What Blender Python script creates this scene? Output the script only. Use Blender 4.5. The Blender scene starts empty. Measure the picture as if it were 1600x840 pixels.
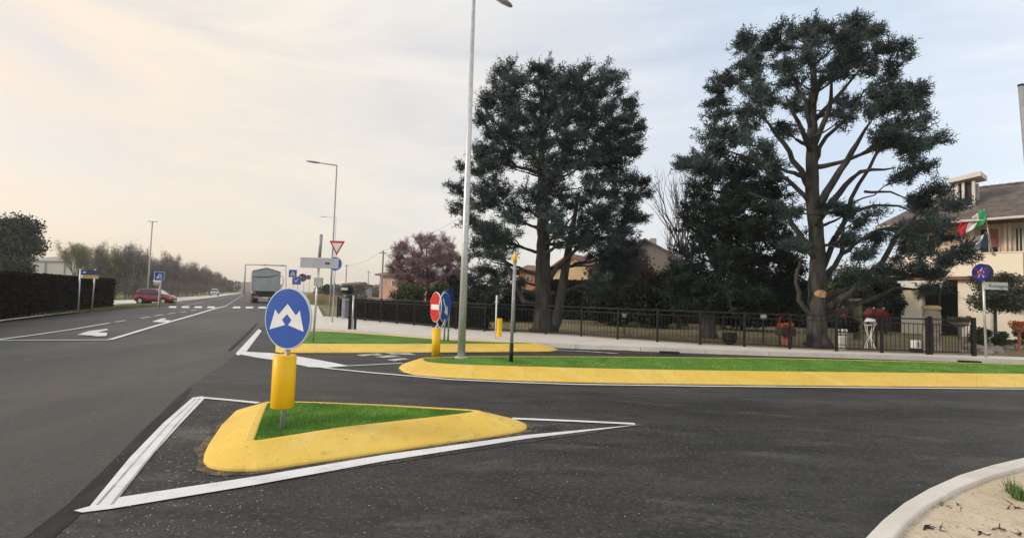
import bpy, math, random
import numpy as np
from mathutils import Vector, Matrix
R = math.radians
rnd = random.Random(7)
S = bpy.context.scene
COL = S.collection

# ---------------------------------------------------------------- camera, sky, sun, exposure
CH, F, PITCH, ROLL = 1.5, 800.0, R(3.15), R(1.72)
cam_d = bpy.data.cameras.new('camera'); cam = bpy.data.objects.new('camera', cam_d); COL.objects.link(cam)
cam_d.sensor_width = 36; cam_d.lens = 36*F/1600; cam_d.clip_end = 4000; cam_d.clip_start = 0.05
fw = Vector((0, math.cos(PITCH), math.sin(PITCH))); u0 = Vector((0, -math.sin(PITCH), math.cos(PITCH)))
rt = Vector((1,0,0))*math.cos(ROLL) + u0*math.sin(ROLL); up = u0*math.cos(ROLL) - Vector((1,0,0))*math.sin(ROLL)
M = Matrix((rt, up, -fw)).transposed().to_4x4(); M.translation = Vector((0,0,CH)); cam.matrix_world = M
S.camera = cam
SUN_AZ, SUN_EL = math.atan2(-0.9, -0.15), R(24)
sunv = Vector((math.sin(SUN_AZ)*math.cos(SUN_EL), math.cos(SUN_AZ)*math.cos(SUN_EL), math.sin(SUN_EL)))
W = bpy.data.worlds.new('World'); S.world = W; W.use_nodes = True
nt = W.node_tree; N = nt.nodes; L = nt.links; bg = N['Background']
sky = N.new('ShaderNodeTexSky'); sky.sky_type = 'NISHITA'; sky.sun_disc = False
sky.sun_elevation = SUN_EL; sky.sun_rotation = SUN_AZ; sky.air_density = 1.0; sky.dust_density = 2.0
bg.inputs['Strength'].default_value = 0.13
tc = N.new('ShaderNodeTexCoord')
def wmath(op, a, b=None, clamp=False):
    n = N.new('ShaderNodeMath'); n.operation = op; n.use_clamp = clamp
    for i, v in enumerate((a, b)):
        if v is None: continue
        if isinstance(v, (int, float)): n.inputs[i].default_value = v
        else: L.new(v, n.inputs[i])
    return n.outputs[0]
dot = N.new('ShaderNodeVectorMath'); dot.operation = 'DOT_PRODUCT'; L.new(tc.outputs['Generated'], dot.inputs[0]); dot.inputs[1].default_value = (-0.82, 0.52, -0.24)
warm = wmath('MULTIPLY_ADD', dot.outputs['Value'], 0.5); N[-1].inputs[2].default_value = 0.5
ramp = N.new('ShaderNodeValToRGB'); L.new(warm, ramp.inputs[0])       # high thin overcast: whiter away from the sun, warm near it
cr = ramp.color_ramp; cr.elements[0].position = 0.25; cr.elements[0].color = (0.86,0.84,0.82,1)
cr.elements[1].position = 1.0; cr.elements[1].color = (0.76,0.60,0.45,1)
e = cr.elements.new(0.46); e.color = (0.50,0.58,0.68,1)
e = cr.elements.new(0.60); e.color = (0.60,0.63,0.67,1)
e = cr.elements.new(0.84); e.color = (0.71,0.64,0.55,1)
mp = N.new('ShaderNodeMapping'); mp.inputs['Scale'].default_value = (1.0,1.6,5.5); mp.inputs['Rotation'].default_value = (0.25,0.3,0.5); L.new(tc.outputs['Generated'], mp.inputs[0])
nz = N.new('ShaderNodeTexNoise'); nz.inputs['Scale'].default_value = 1.7; nz.inputs['Detail'].default_value = 7; nz.inputs['Roughness'].default_value = .55; nz.inputs['Distortion'].default_value = .6; L.new(mp.outputs[0], nz.inputs[0])
cl = N.new('ShaderNodeMapRange'); L.new(nz.outputs[0], cl.inputs[0]); cl.inputs[1].default_value = .36; cl.inputs[2].default_value = .66; cl.inputs[3].default_value = .64; cl.inputs[4].default_value = .96
sc_ = N.new('ShaderNodeVectorMath'); sc_.operation = 'SCALE'; L.new(ramp.outputs[0], sc_.inputs[0]); sc_.inputs['Scale'].default_value = 1/0.13
mx = N.new('ShaderNodeMix'); mx.data_type = 'RGBA'; L.new(cl.outputs[0], mx.inputs['Factor']); L.new(sky.outputs[0], mx.inputs[6]); L.new(sc_.outputs[0], mx.inputs[7])
L.new(mx.outputs[2], bg.inputs['Color'])
sd = bpy.data.lights.new('sun', 'SUN'); sd.energy = 1.6; sd.angle = R(14); sd.color = (1.0,0.87,0.72)
so = bpy.data.objects.new('sun', sd); COL.objects.link(so); so.rotation_euler = (-sunv).to_track_quat('-Z','Y').to_euler()
S.view_settings.view_transform = 'Standard'; S.view_settings.look = 'None'; S.view_settings.gamma = 1.0; S.view_settings.exposure = 0.52
S.cycles.max_bounces = 5; S.cycles.diffuse_bounces = 3; S.cycles.transparent_max_bounces = 8

# ---------------------------------------------------------------- measuring helpers (photo measurements -> metres)
def ray(px, py):
    return (rt*((px-800)/F) + up*((420-py)/F) + fw)
def G(px, py, z=0.0):
    d = ray(px, py); t = (z-CH)/d.z
    return Vector((d.x*t, d.y*t, z))
def AT(px, py, Y):
    d = ray(px, py); t = Y/d.y
    return Vector((d.x*t, Y, CH+d.z*t))
def proj(P):
    q = Vector(P)-Vector((0,0,CH)); z = q.dot(fw)
    return 800+F*q.dot(rt)/z, 420-F*q.dot(up)/z
def HZ(base, py):
    """height above which the vertical through base shows at row py"""
    a, b = -5.0, 60.0
    for _ in range(50):
        m = (a+b)/2
        if proj((base[0],base[1],m))[1] > py: a = m
        else: b = m
    return (a+b)/2

# ---------------------------------------------------------------- materials
def mat(name, c1, c2=None, scale=5.0, rough=0.7, metal=0.0, bump=0.0, bscale=None, detail=5, spec=0.3, lo=.35, hi=.65, coat=0, emit=None, dist=0.0, stretch=None):
    m = bpy.data.materials.new(name); m.use_nodes = True
    n = m.node_tree.nodes; l = m.node_tree.links; p = n['Principled BSDF']
    p.inputs['Roughness'].default_value = rough; p.inputs['Metallic'].default_value = metal
    p.inputs['Specular IOR Level'].default_value = spec; p.inputs['Coat Weight'].default_value = coat
    t = n.new('ShaderNodeTexCoord'); vec = t.outputs['Object']
    if stretch:
        mm = n.new('ShaderNodeMapping'); mm.inputs['Scale'].default_value = stretch; l.new(vec, mm.inputs[0]); vec = mm.outputs[0]
    z = n.new('ShaderNodeTexNoise'); z.inputs['Scale'].default_value = scale; z.inputs['Detail'].default_value = detail; z.inputs['Distortion'].default_value = dist; l.new(vec, z.inputs[0])
    r = n.new('ShaderNodeValToRGB'); l.new(z.outputs[0], r.inputs[0])
    c2 = c2 or tuple(x*.8 for x in c1)
    r.color_ramp.elements[0].position = lo; r.color_ramp.elements[0].color = (*c2,1)
    r.color_ramp.elements[1].position = hi; r.color_ramp.elements[1].color = (*c1,1)
    l.new(r.outputs[0], p.inputs['Base Color'])
    if emit: p.inputs['Emission Color'].default_value = (*emit[0],1); p.inputs['Emission Strength'].default_value = emit[1]
    if bump:
        z2 = n.new('ShaderNodeTexNoise'); z2.inputs['Scale'].default_value = bscale or scale*4; z2.inputs['Detail'].default_value = 4; l.new(t.outputs['Object'], z2.inputs[0])
        b = n.new('ShaderNodeBump'); b.inputs['Strength'].default_value = bump; b.inputs['Distance'].default_value = .02
        l.new(z2.outputs[0], b.inputs['Height']); l.new(b.outputs[0], p.inputs['Normal'])
    return m
def layered(name, base, layers, rough=.85, bump=.3, bscale=90, spec=.25, rvar=None):
    """layers: (colour, noise scale, lo, hi, strength, stretch, rotation)"""
    m = bpy.data.materials.new(name); m.use_nodes = True
    n = m.node_tree.nodes; l = m.node_tree.links; p = n['Principled BSDF']
    p.inputs['Roughness'].default_value = rough; p.inputs['Specular IOR Level'].default_value = spec
    t = n.new('ShaderNodeTexCoord'); cur = None
    for i, (c, sc, lo, hi, st, stre, rot) in enumerate(layers):
        mm = n.new('ShaderNodeMapping'); mm.inputs['Scale'].default_value = stre; mm.inputs['Rotation'].default_value = (0,0,rot); mm.inputs['Location'].default_value = (i*7.3,i*3.1,0)
        l.new(t.outputs['Object'], mm.inputs[0])
        z = n.new('ShaderNodeTexNoise'); z.inputs['Scale'].default_value = sc; z.inputs['Detail'].default_value = 6; z.inputs['Roughness'].default_value = .6; l.new(mm.outputs[0], z.inputs[0])
        r = n.new('ShaderNodeMapRange'); l.new(z.outputs[0], r.inputs[0]); r.inputs[1].default_value = lo; r.inputs[2].default_value = hi; r.inputs[4].default_value = st
        x = n.new('ShaderNodeMix'); x.data_type = 'RGBA'; l.new(r.outputs[0], x.inputs['Factor']); x.inputs[7].default_value = (*c,1)
        if cur is None: x.inputs[6].default_value = (*base,1)
        else: l.new(cur, x.inputs[6])
        cur = x.outputs[2]
    l.new(cur, p.inputs['Base Color'])
    z2 = n.new('ShaderNodeTexNoise'); z2.inputs['Scale'].default_value = bscale; z2.inputs['Detail'].default_value = 3; l.new(t.outputs['Object'], z2.inputs[0])
    b = n.new('ShaderNodeBump'); b.inputs['Strength'].default_value = bump; b.inputs['Distance'].default_value = .01
    l.new(z2.outputs[0], b.inputs['Height']); l.new(b.outputs[0], p.inputs['Normal'])
    return m
ROADDIR = math.atan2(425, 800)      # angle of the main road left of straight ahead
ONE = (1,1,1)
m_road = layered('old_asphalt', (.050,.048,.043), [((.085,.080,.072),.35,.44,.62,.85,(1,.12,1),ROADDIR), ((.026,.025,.023),.5,.48,.64,.8,(1,.2,1),ROADDIR), ((.080,.062,.056),.28,.54,.70,.55,(1,.3,1),ROADDIR), ((.024,.024,.022),2.2,.50,.68,.55,(1,.35,1),ROADDIR), ((.018,.018,.017),22,.5,.64,.55,ONE,0), ((.13,.126,.118),30,.56,.66,.55,ONE,0), ((.22,.215,.21),110,.62,.74,.5,ONE,0)], rough=.58, bump=.6, spec=.32)
m_new = layered('new_asphalt', (.040,.038,.034), [((.072,.070,.062),.45,.46,.62,.85,(.3,1,1),.25), ((.017,.0165,.015),.9,.48,.62,.85,(.25,1,1),.1), ((.058,.044,.037),.4,.52,.66,.6,(.4,1,1),0), ((.095,.092,.083),2.6,.55,.66,.55,(.35,1,1),.35), ((.014,.014,.013),3.4,.52,.64,.6,(.5,1,1),-.3), ((.014,.014,.013),20,.50,.60,.6,ONE,0), ((.13,.126,.116),28,.56,.66,.6,ONE,0), ((.24,.235,.23),95,.66,.76,.6,ONE,0)], rough=.62, bump=.7, spec=.25)
m_isl = layered('patched_asphalt', (.040,.039,.036), [((.14,.135,.12),1.7,.50,.64,.75,(.5,1,1),.8), ((.10,.085,.065),.9,.54,.68,.6,ONE,0), ((.018,.018,.017),2.5,.5,.64,.75,ONE,0), ((.015,.015,.015),22,.48,.62,.6,ONE,0), ((.3,.29,.27),26,.60,.68,.75,ONE,0)], rough=.7, bump=.9, bscale=60)
m_grit = layered('kerb_grit', (.16,.125,.075), [((.05,.047,.040),4,.42,.60,.95,ONE,0), ((.30,.25,.16),18,.55,.66,.7,ONE,0), ((.02,.02,.02),40,.5,.62,.6,ONE,0)], rough=.95, bump=1, bscale=50)
m_tar = layered('tar_seam', (.012,.0115,.011), [((.035,.034,.031),3,.48,.66,.8,(1,.3,1),.4), ((.07,.07,.07),80,.6,.75,.6,ONE,0)], rough=.7, bump=.6)
m_white = layered('road_paint', (.74,.735,.72), [((.50,.49,.47),3.5,.5,.72,.6,ONE,0), ((.30,.30,.29),55,.6,.72,.7,ONE,0), ((.60,.59,.57),1.1,.45,.7,.6,ONE,0)], rough=.7, bump=.3)
m_worn = layered('worn_paint', (.52,.51,.50), [((.2,.2,.2),4,.45,.6,.8,(1,.4,1),.3), ((.25,.25,.25),40,.5,.7,.7,ONE,0)], rough=.8, bump=.3)
m_worn2 = layered('dusty_joint', (.16,.155,.14), [((.05,.048,.044),6,.42,.58,.95,ONE,0)], rough=.9, bump=.4)
m_yel = layered('yellow_kerb_paint', (.76,.515,.090), [((.70,.44,.070),1.6,.45,.66,.75,ONE,0), ((.50,.35,.10),7,.56,.70,.6,ONE,0), ((.80,.62,.20),2.4,.5,.68,.6,(1,.3,1),.5), ((.22,.17,.08),13,.64,.72,.7,ONE,0), ((.40,.30,.12),30,.60,.70,.5,ONE,0)], rough=.6, bump=.35, bscale=45, spec=.3)
m_turf = layered('artificial_turf', (.13,.28,.04), [((.06,.155,.02),1.6,.44,.62,.85,ONE,0), ((.17,.30,.05),5,.55,.75,.6,ONE,0), ((.04,.10,.015),60,.45,.65,.7,ONE,0), ((.16,.22,.06),90,.62,.75,.5,ONE,0)], rough=.9, bump=1.0, bscale=120)
m_conc = layered('pale_concrete', (.66,.61,.54), [((.52,.475,.42),1.2,.45,.7,.7,ONE,0), ((.74,.70,.64),4,.5,.7,.6,ONE,0), ((.28,.27,.25),30,.6,.74,.5,ONE,0)], rough=.85, bump=.3)
m_sand = layered('sandy_soil', (.52,.42,.29), [((.62,.53,.40),1.6,.45,.7,.8,ONE,0), ((.38,.30,.20),6,.5,.7,.7,ONE,0), ((.20,.16,.11),35,.6,.72,.7,ONE,0), ((.72,.66,.54),50,.6,.7,.6,ONE,0)], rough=.95, bump=1.0, bscale=40)
m_lawn = layered('dry_lawn', (.19,.15,.075), [((.10,.11,.04),.5,.45,.65,.8,ONE,0), ((.30,.22,.13),1.1,.5,.7,.7,ONE,0), ((.07,.06,.03),9,.5,.7,.7,ONE,0)], rough=.95, bump=1, bscale=30)
m_field = layered('rough_grass', (.16,.17,.075), [((.28,.24,.13),.08,.45,.65,.8,ONE,0), ((.09,.12,.04),.8,.5,.7,.7,ONE,0), ((.06,.07,.03),12,.5,.7,.6,ONE,0)], rough=.95, bump=1, bscale=20)
m_galv = mat('galvanised_steel', (.60,.60,.60), (.48,.49,.49), 12, .45, .55, spec=.5)
m_grey = mat('grey_post', (.36,.37,.38), (.27,.28,.29), 9, .5, .2)
m_black = mat('black_iron', (.022,.022,.024), (.014,.014,.015), 10, .5, .2)
m_dark = mat('dark_rubber', (.02,.02,.02), None, 10, .8)
m_blue = mat('sign_blue', (.018,.075,.36), (.022,.10,.40), 2.4, .35, 0, coat=.2)
m_dblue = mat('sign_dark_blue', (.02,.03,.16), (.015,.02,.12), 5, .4)
m_swhite = mat('sign_white', (.78,.78,.77), (.70,.70,.70), 6, .4)
m_red = mat('sign_red', (.62,.025,.02), (.5,.02,.02), 6, .4)
m_rim = mat('sign_rim', (.60,.66,.70), (.5,.55,.6), 6, .4)
m_sback = mat('sign_back', (.40,.40,.43), (.33,.33,.36), 3, .5, .3)
m_ylw = mat('yellow_plastic', (.88,.54,.012), (.82,.47,.012), 5, .42, lo=.3, hi=.7, stretch=(1,1,.2))
m_bark = mat('cedar_bark', (.085,.078,.070), (.030,.027,.025), 5, .95, bump=1, bscale=14, stretch=(1,1,.25))
m_bark2 = mat('grey_bark', (.15,.13,.12), (.07,.06,.055), 4, .95, bump=.6)
m_needle = mat('cedar_needles', (.066,.100,.094), (.020,.034,.033), .9, .75, detail=4, spec=.2)
m_needle2 = mat('dark_needles', (.022,.040,.028), (.008,.014,.010), 1.1, .8, detail=4, spec=.2)
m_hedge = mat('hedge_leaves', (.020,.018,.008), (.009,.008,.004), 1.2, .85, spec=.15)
m_shrub = mat('shrub_leaves', (.085,.11,.045), (.035,.05,.02), 1.8, .85, spec=.2)
m_olive = mat('olive_leaves', (.14,.16,.10), (.055,.07,.04), 1.8, .8, spec=.2)
m_plum = mat('plum_twigs', (.34,.20,.205), (.17,.10,.11), 1.4, .9)
m_copse = mat('bare_twigs', (.30,.26,.235), (.17,.155,.135), .5, .95)
m_copse2 = mat('budding_twigs', (.31,.31,.19), (.18,.175,.12), .5, .95)
m_straw = mat('dry_reeds', (.42,.32,.18), (.22,.17,.09), 2, .95)
m_rust = mat('russet_leaves', (.075,.045,.035), (.03,.02,.015), 2, .9)

# ---------------------------------------------------------------- object helpers
def tag(o, label=None, cat=None, group=None, kind=None):
    if label: o['label'] = label
    if cat: o['category'] = cat
    if group: o['group'] = group
    if kind: o['kind'] = kind
    return o
def thing(name, loc, label, cat, group=None):
    o = bpy.data.objects.new(name, None); COL.objects.link(o); o.location = loc; o.empty_display_size = .2
    return tag(o, label, cat, group)
class MB:
    def __init__(s, xf=None): s.v = []; s.f = []; s.xf = xf
    def add(s, vs, fs):
        b = len(s.v)
        for v in vs:
            v = Vector(v); s.v.append(s.xf @ v if s.xf else v)
        s.f += [tuple(i+b for i in f) for f in fs]; return s
    def box(s, c, d, rz=0.0, rx=0.0):
        mr = Matrix.Rotation(rz,3,'Z') @ Matrix.Rotation(rx,3,'X'); c = Vector(c); vs = []
        for x in (-.5,.5):
            for y in (-.5,.5):
                for z in (-.5,.5): vs.append(c + mr @ Vector((x*d[0],y*d[1],z*d[2])))
        return s.add(vs, [(0,1,3,2),(4,6,7,5),(0,4,5,1),(2,3,7,6),(0,2,6,4),(1,5,7,3)])
    def tube(s, pts, rad, n=8, cap=True):
        pts = [Vector(p) for p in pts]
        if not hasattr(rad, '__len__'): rad = [rad]*len(pts)
        vs = []; fs = []
        for i, p in enumerate(pts):
            t = (pts[min(i+1,len(pts)-1)]-pts[max(i-1,0)]).normalized()
            a = Vector((1,0,0)) if abs(t.x) < .8 else Vector((0,1,0))
            a = (a - t*a.dot(t)).normalized(); b = t.cross(a)
            for k in range(n):
                an = 2*math.pi*k/n; vs.append(p + (a*math.cos(an)+b*math.sin(an))*rad[i])
        for i in range(len(pts)-1):
            for k in range(n): k2 = (k+1)%n; fs.append((i*n+k, i*n+k2, (i+1)*n+k2, (i+1)*n+k))
        if cap: fs += [tuple(range(n-1,-1,-1)), tuple((len(pts)-1)*n+k for k in range(n))]
        return s.add(vs, fs)
    def prism(s, poly, z0, z1):
        n = len(poly); vs = [(p[0],p[1],z0) for p in poly]+[(p[0],p[1],z1) for p in poly]
        ar = sum(poly[i][0]*poly[(i+1)%n][1]-poly[(i+1)%n][0]*poly[i][1] for i in range(n))
        bt = tuple(range(n-1,-1,-1)); tp = tuple(range(n,2*n)); sd_ = [(i,(i+1)%n,n+(i+1)%n,n+i) for i in range(n)]
        if ar < 0: bt, tp = bt[::-1], tp[::-1]; sd_ = [f[::-1] for f in sd_]
        return s.add(vs, [bt, tp]+sd_)
    def plate(s, outline, c, nrm, th=.003, off=0.0, tilt=0.0):
        """flat outline (list of (u,v)) standing upright, facing the horizontal direction nrm"""
        nrm = Vector((nrm[0],nrm[1],0)).normalized(); ux = Vector((0,0,1)).cross(nrm); c = Vector(c)+nrm*off
        u2 = ux*math.cos(tilt)+Vector((0,0,1))*math.sin(tilt); v2 = Vector((0,0,1))*math.cos(tilt)-ux*math.sin(tilt)
        n = len(outline); vs = [c+u2*a+v2*b+nrm*th/2 for a,b in outline]+[c+u2*a+v2*b-nrm*th/2 for a,b in outline]
        return s.add(vs, [tuple(range(n)), tuple(range(2*n-1,n-1,-1))]+[(i,n+i,n+(i+1)%n,(i+1)%n) for i in range(n)])
    def build(s, name, m, parent=None, smooth=False, bevel=0, loc=None):
        o0 = Vector(parent_loc(parent)) if parent else Vector(loc if loc else (0,0,0))
        me = bpy.data.meshes.new(name); me.from_pydata([tuple(v-o0) for v in s.v], [], s.f); me.materials.append(m)
        if smooth: me.polygons.foreach_set('use_smooth', [True]*len(me.polygons))
        me.validate(); me.update()
        o = bpy.data.objects.new(name, me); COL.objects.link(o)
        if parent: o.parent = parent
        else: o.location = o0
        if bevel:
            b = o.modifiers.new('bevel','BEVEL'); b.width = bevel; b.segments = 2; b.limit_method = 'ANGLE'
        return o
def parent_loc(p):
    l = Vector((0,0,0))
    while p: l += p.location; p = p.parent
    return l
def circ(r, n=40, sx=1.0): return [(r*sx*math.cos(2*math.pi*i/n), r*math.sin(2*math.pi*i/n)) for i in range(n)]
def rect(w, h): return [(-w/2,-h/2),(w/2,-h/2),(w/2,h/2),(-w/2,h/2)]
def nrm_at(deg, p):
    """horizontal direction from p towards the camera, turned by deg (+ = towards picture right)"""
    a = math.atan2(-p[1], -p[0]) + R(deg); return Vector((math.cos(a), math.sin(a), 0))
def dup(root, loc, rz=0.0, sc=1.0, label=None):
    r = root.copy(); COL.objects.link(r); r.location = loc; r.rotation_euler = (0,0,rz); r.scale = (sc,sc,sc)
    if label: r['label'] = label
    for ch in root.children:
        c = ch.copy(); COL.objects.link(c); c.parent = r
        for g in ch.children:
            d = g.copy(); COL.objects.link(d); d.parent = c
    return r
def sheet(name, pts, m, z, kind='structure', parent=None):
    mb = MB(); mb.add([(p[0],p[1],z) for p in pts], [tuple(range(len(pts)))])
    o = mb.build(name, m, parent)
    if sum(pts[i][0]*pts[(i+1)%len(pts)][1]-pts[(i+1)%len(pts)][0]*pts[i][1] for i in range(len(pts))) < 0: o.data.flip_normals()
    if kind and not parent: o['kind'] = kind
    return o
def text_mesh(mb, s, size, c, nrm, off=.01):
    cu = bpy.data.curves.new('t','FONT'); cu.body = s; cu.size = size; cu.align_x = 'CENTER'; cu.align_y = 'CENTER'; cu.resolution_u = 2
    ob = bpy.data.objects.new('t', cu); me = ob.to_mesh()
    nrm = Vector((nrm[0],nrm[1],0)).normalized(); ux = Vector((0,0,1)).cross(nrm); c = Vector(c)+nrm*off
    mb.add([c+ux*v.co.x+Vector((0,0,1))*v.co.y for v in me.vertices], [tuple(p.vertices) for p in me.polygons])
    ob.to_mesh_clear(); bpy.data.objects.remove(ob); bpy.data.curves.remove(cu)

# ================================================================ SETTING
sheet('ground', [(-700,-200),(700,-200),(700,900),(-700,900)], m_field, -.06)
far = [G(383,456.4), G(391,456.4)]
road_pts = [Vector((-30,-8,0)), G(-500,585), G(0,505), G(80,494), G(186,482.5), G(280,474), G(330,465)] + far + [G(428,468), G(470,484), G(484,508), G(600,512), G(1100,536), G(1600,556), Vector((40,15,0)), Vector((40,-8,0))]
sheet('main_road', road_pts, m_road, 0)
SEAM = [(-30,925),(55,838),(118,785),(162,742),(218,680),(272,624),(300,600),(345,572),(372,550),(404,511)]
new_pts = [G(*p) for p in SEAM] + [G(430,508), G(484,510), G(600,514), G(1100,538), G(1600,558), Vector((40,14.9,0)), Vector((40,-6,0)), Vector((-1.5,-6,0))]
sheet('side_road', new_pts, m_new, .004)
# dark strip of new tar along the joint
_zc = [0]
def strip(pts, wids, z, name, m, parent=None):
    _zc[0] += 1; z += _zc[0]*.00035
    P = [Vector(p) for p in pts]; mb = MB(); vs = []; fs = []
    for i, p in enumerate(P):
        t = (P[min(i+1,len(P)-1)]-P[max(i-1,0)]); t.z = 0; t.normalize(); nn = Vector((-t.y,t.x,0))
        w = wids[i] if hasattr(wids,'__len__') else wids
        vs += [(*(p+nn*w/2).xy, z), (*(p-nn*w/2).xy, z)]
    for i in range(len(P)-1): fs.append((2*i,2*i+1,2*i+3,2*i+2))
    mb.add(vs, fs); o = mb.build(name, m, parent)
    if o.data.polygons[0].normal.z < 0: o.data.flip_normals()
    if not parent: o['kind'] = 'structure'
    return o
strip([G(-25,925),G(62,840),G(127,786),G(172,741),G(228,680),G(282,624),G(298,607)], [.17,.16,.15,.15,.14,.12,.04], .007, 'tar_joint', m_tar)
strip([G(358,548),G(388,520),G(402,505)], [.08,.13,.08], .007, 'tar_joint', m_tar)
sheet('patched_surface', [G(165,792),G(311,624),G(440,634),G(860,660),G(1000,665)], m_isl, .008)
# bottom right kerb and soil
ko = [(1230,980),(1290,905),(1350,840),(1378,811),(1412,784),(1452,761),(1500,740),(1550,725),(1600,713.5),(1700,697),(1900,672),(2300,640)]
ki = [(1290,980),(1345,900),(1394,840),(1417,814),(1450,787),(1500,760),(1550,741),(1600,728),(1700,711),(1900,684),(2300,650)]
kp = [G(x,y,.09) for x,y in ko]; kq = [G(x,y,.09) for x,y in ki]
mb = MB(); mb.prism([p.xy for p in kp]+[p.xy for p in reversed(kq)], -.02, .09)
mb.build('kerb', m_conc, bevel=.012)['kind'] = 'structure'
sheet('soil', [p.xy for p in kq]+[Vector((30,4)),Vector((30,-6)),Vector((2,-6))], m_sand, .052)
# right pavement
pf = [(478,511),(540,515),(600,518.5),(700,526),(800,533),(900,537.5),(1000,541.5),(1100,545),(1200,548.5),(1300,551.5),(1400,554.5),(1500,558),(1600,561.5),(2300,584)]
FB = [(527,495.5),(547,498.5),(570,501),(594,503),(620,505.5),(647,508),(677,511),(712,514),(757,517.5),(804,519.5),(853,522),(908,525.5),(965,530),(1027,534),(1094,538.5),(1163,541.5),(1234,545),(1307,548.5),(1378,551),(1449,553.5),(1522,556)]
ZP = .13
front = [G(x,y,ZP) for x,y in pf]; back = [G(x,y-1.5,ZP) for x,y in FB]+[G(1640,559,ZP),G(2300,575,ZP)]
mb = MB(); mb.prism([p.xy for p in front]+[p.xy for p in reversed(back)]+[G(505,494,ZP).xy, G(496,477,ZP).xy, G(478,475,ZP).xy, G(470,484,ZP).xy], -.02, ZP)
mb.build('pavement', m_conc)['kind'] = 'structure'
kl = []
mb = MB()
for i in range(len(front)-1):
    a, b = front[i], front[i+1]; n = max(1,int((b-a).length/1.0)); d = (b-a).normalized(); nn = Vector((d.y,-d.x,0))
    for k in range(n):
        p = a.lerp(b,(k+.5)/n) + nn*.02; mb.box((p.x,p.y,.068), ((b-a).length/n-.012,.13,.135), math.atan2(d.y,d.x))
mb.build('pavement_kerb', m_conc)['kind'] = 'structure'
mb = MB()
for px, py in ((1046,549.5),(1515,564)):
    p = G(px,py,.07); mb.box((p.x,p.y-.0,.055),(.55,.12,.06), R(-8))
mb.build('kerb_drains', m_dark)['kind'] = 'structure'
gp = [G(x,y-2.5,ZP) for x,y in FB]+[G(1640,558,ZP),G(2300,574,ZP)]
sheet('garden_ground', [p.xy for p in gp]+[Vector((60,40)),Vector((40,75)),Vector((-12,75))], m_lawn, .11)
# left verge, service road
mb = MB(); mb.prism([G(-500,577).xy,G(0,501).xy,G(80,491).xy,G(186,480.5).xy,G(276,475).xy,G(276,472.5).xy,G(186,476).xy,G(60,484).xy,G(-500,560).xy], -.02, .06)
mb.build('verge', m_field)['kind'] = 'structure'
kerbL = [G(-500,580),G(0,503),G(80,493),G(186,482),G(276,476)]
strip(kerbL, .22, .065, 'left_kerb', m_conc)
sheet('service_road', [G(150,478),G(186,474.2),G(277,470.5),G(330,464.6),G(385,457.5),G(380,456.5),G(320,461.5),G(250,466),G(150,470)], m_conc, -.02)

# ---------------------------------------------------------------- road markings
ZM = .013
def line(px, w, name='white_line', m=m_white, z=ZM): return strip([G(*p) for p in px], w, z, name, m)
def patch(pxs, name, m=m_white, z=ZM):
    _zc[0] += 1; z += _zc[0]*.0002; return sheet(name, [G(*p).xy for p in pxs], m, z)
patch([(115,800),(140,793),(203,716),(255,662),(301,622),(316,620),(321,622),(283,662),(240,710),(186,779),(400,746),(600,712),(820,681),(1004,664),(820,687),(600,722),(400,759),(174,797),(128,803)], 'island_outline')
line([(309,621.5),(360,626),(404,630.5)], .085)
for o_ in (0,1): line([(152+o_*22,791-o_*.5),(216+o_*17,717-o_*.5),(263+o_*13,664),(306+o_*6,624)], .016, 'paint_ridge', m_worn)
line([(800,655),(900,659),(992,663.4)], .085)
patch([(404,514),(409,517),(384,551),(372,556),(368,553)], 'give_way_edge')
patch([(369,553),(384,550),(424,552),(470,558),(520,567),(546,572.5),(505,575),(482,574),(440,565),(400,559)], 'give_way_nose')
line([(536,572.5),(580,570.5),(628,568)], .07)
line([(470,570),(520,577),(580,583),(640,588),(700,593.5),(800,598),(900,601.3),(1100,604),(1300,606),(1600,608.5),(2000,615)], .09)
# worn hatch behind the nose
for q in ([(556,555),(590,552.5),(600,555),(566,557)],[(585,558),(612,555),(628,557.5),(600,560)],[(600,551.5),(640,552),(650,555),(615,554.5)],[(604,562.5),(630,560),(640,562),(615,565)],[(560,550.5),(580,549.8),(590,551),(570,552)]):
    patch(q, 'worn_marking', m_worn)
line([(872,548),(920,549.8),(966,553)], .16, 'lane_line', m_worn)
line([(890,543.8),(960,547),(1040,551)], .10, 'lane_line', m_worn)
# main road
line([(-60,533.5),(0,532.5),(171,531.5)], .14)
line([(171,531.5),(250,507.5),(300,493.2),(338,481.5),(352,478.5)], [.14,.16,.18,.2,.2])
line([(-60,541),(0,531),(60,523),(120,514),(171,505)], .13)
for a, b in (((179,503.5),(196,501)),((220,497.5),(235,495.2)),((241,494),(255,491.8)),((262,490.8),(274,489)),((281,488.2),(291,486.8)),((298,486),(307,484.6))):
    line([a,b], .13, 'dashed_line', m_white)
line([(352,478.5),(372,466),(383,458.8)], .14, 'lane_line', m_worn)
line([(288,478),(330,469.5),(372,460.5),(381,457.8)], .14, 'edge_line', m_worn)
def arrow(px, py, sc=1.0):
    c = G(px,py); a = ROADDIR; d = Vector((-math.sin(a), math.cos(a))); s = Vector((d.y,-d.x))
    # curved shaft bending towards the left, pointed head, drawn for drivers coming this way
    pts = [(-.5,-1.5),(-.28,-1.5),(-.20,-.2),(.35,.0),(.35,-.55),(1.35,.25),(.35,1.0),(.35,.45),(-.42,.2)]
    return sheet('turn_arrow', [c.xy + s*(-x*sc) + d*(y*sc*-1.0) for x,y in pts], m_white, ZM)
patch([(120,523.5),(139,517.5),(167,514.2),(169,516),(152,519.5),(168,520.5),(166,525.5),(152,526),(140,524.6)], 'turn_arrow')
patch([(237,503),(252,498),(259,497),(259,498.8),(253,500),(266,500.6),(263,503.5),(250,503.8)], 'turn_arrow')
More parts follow.
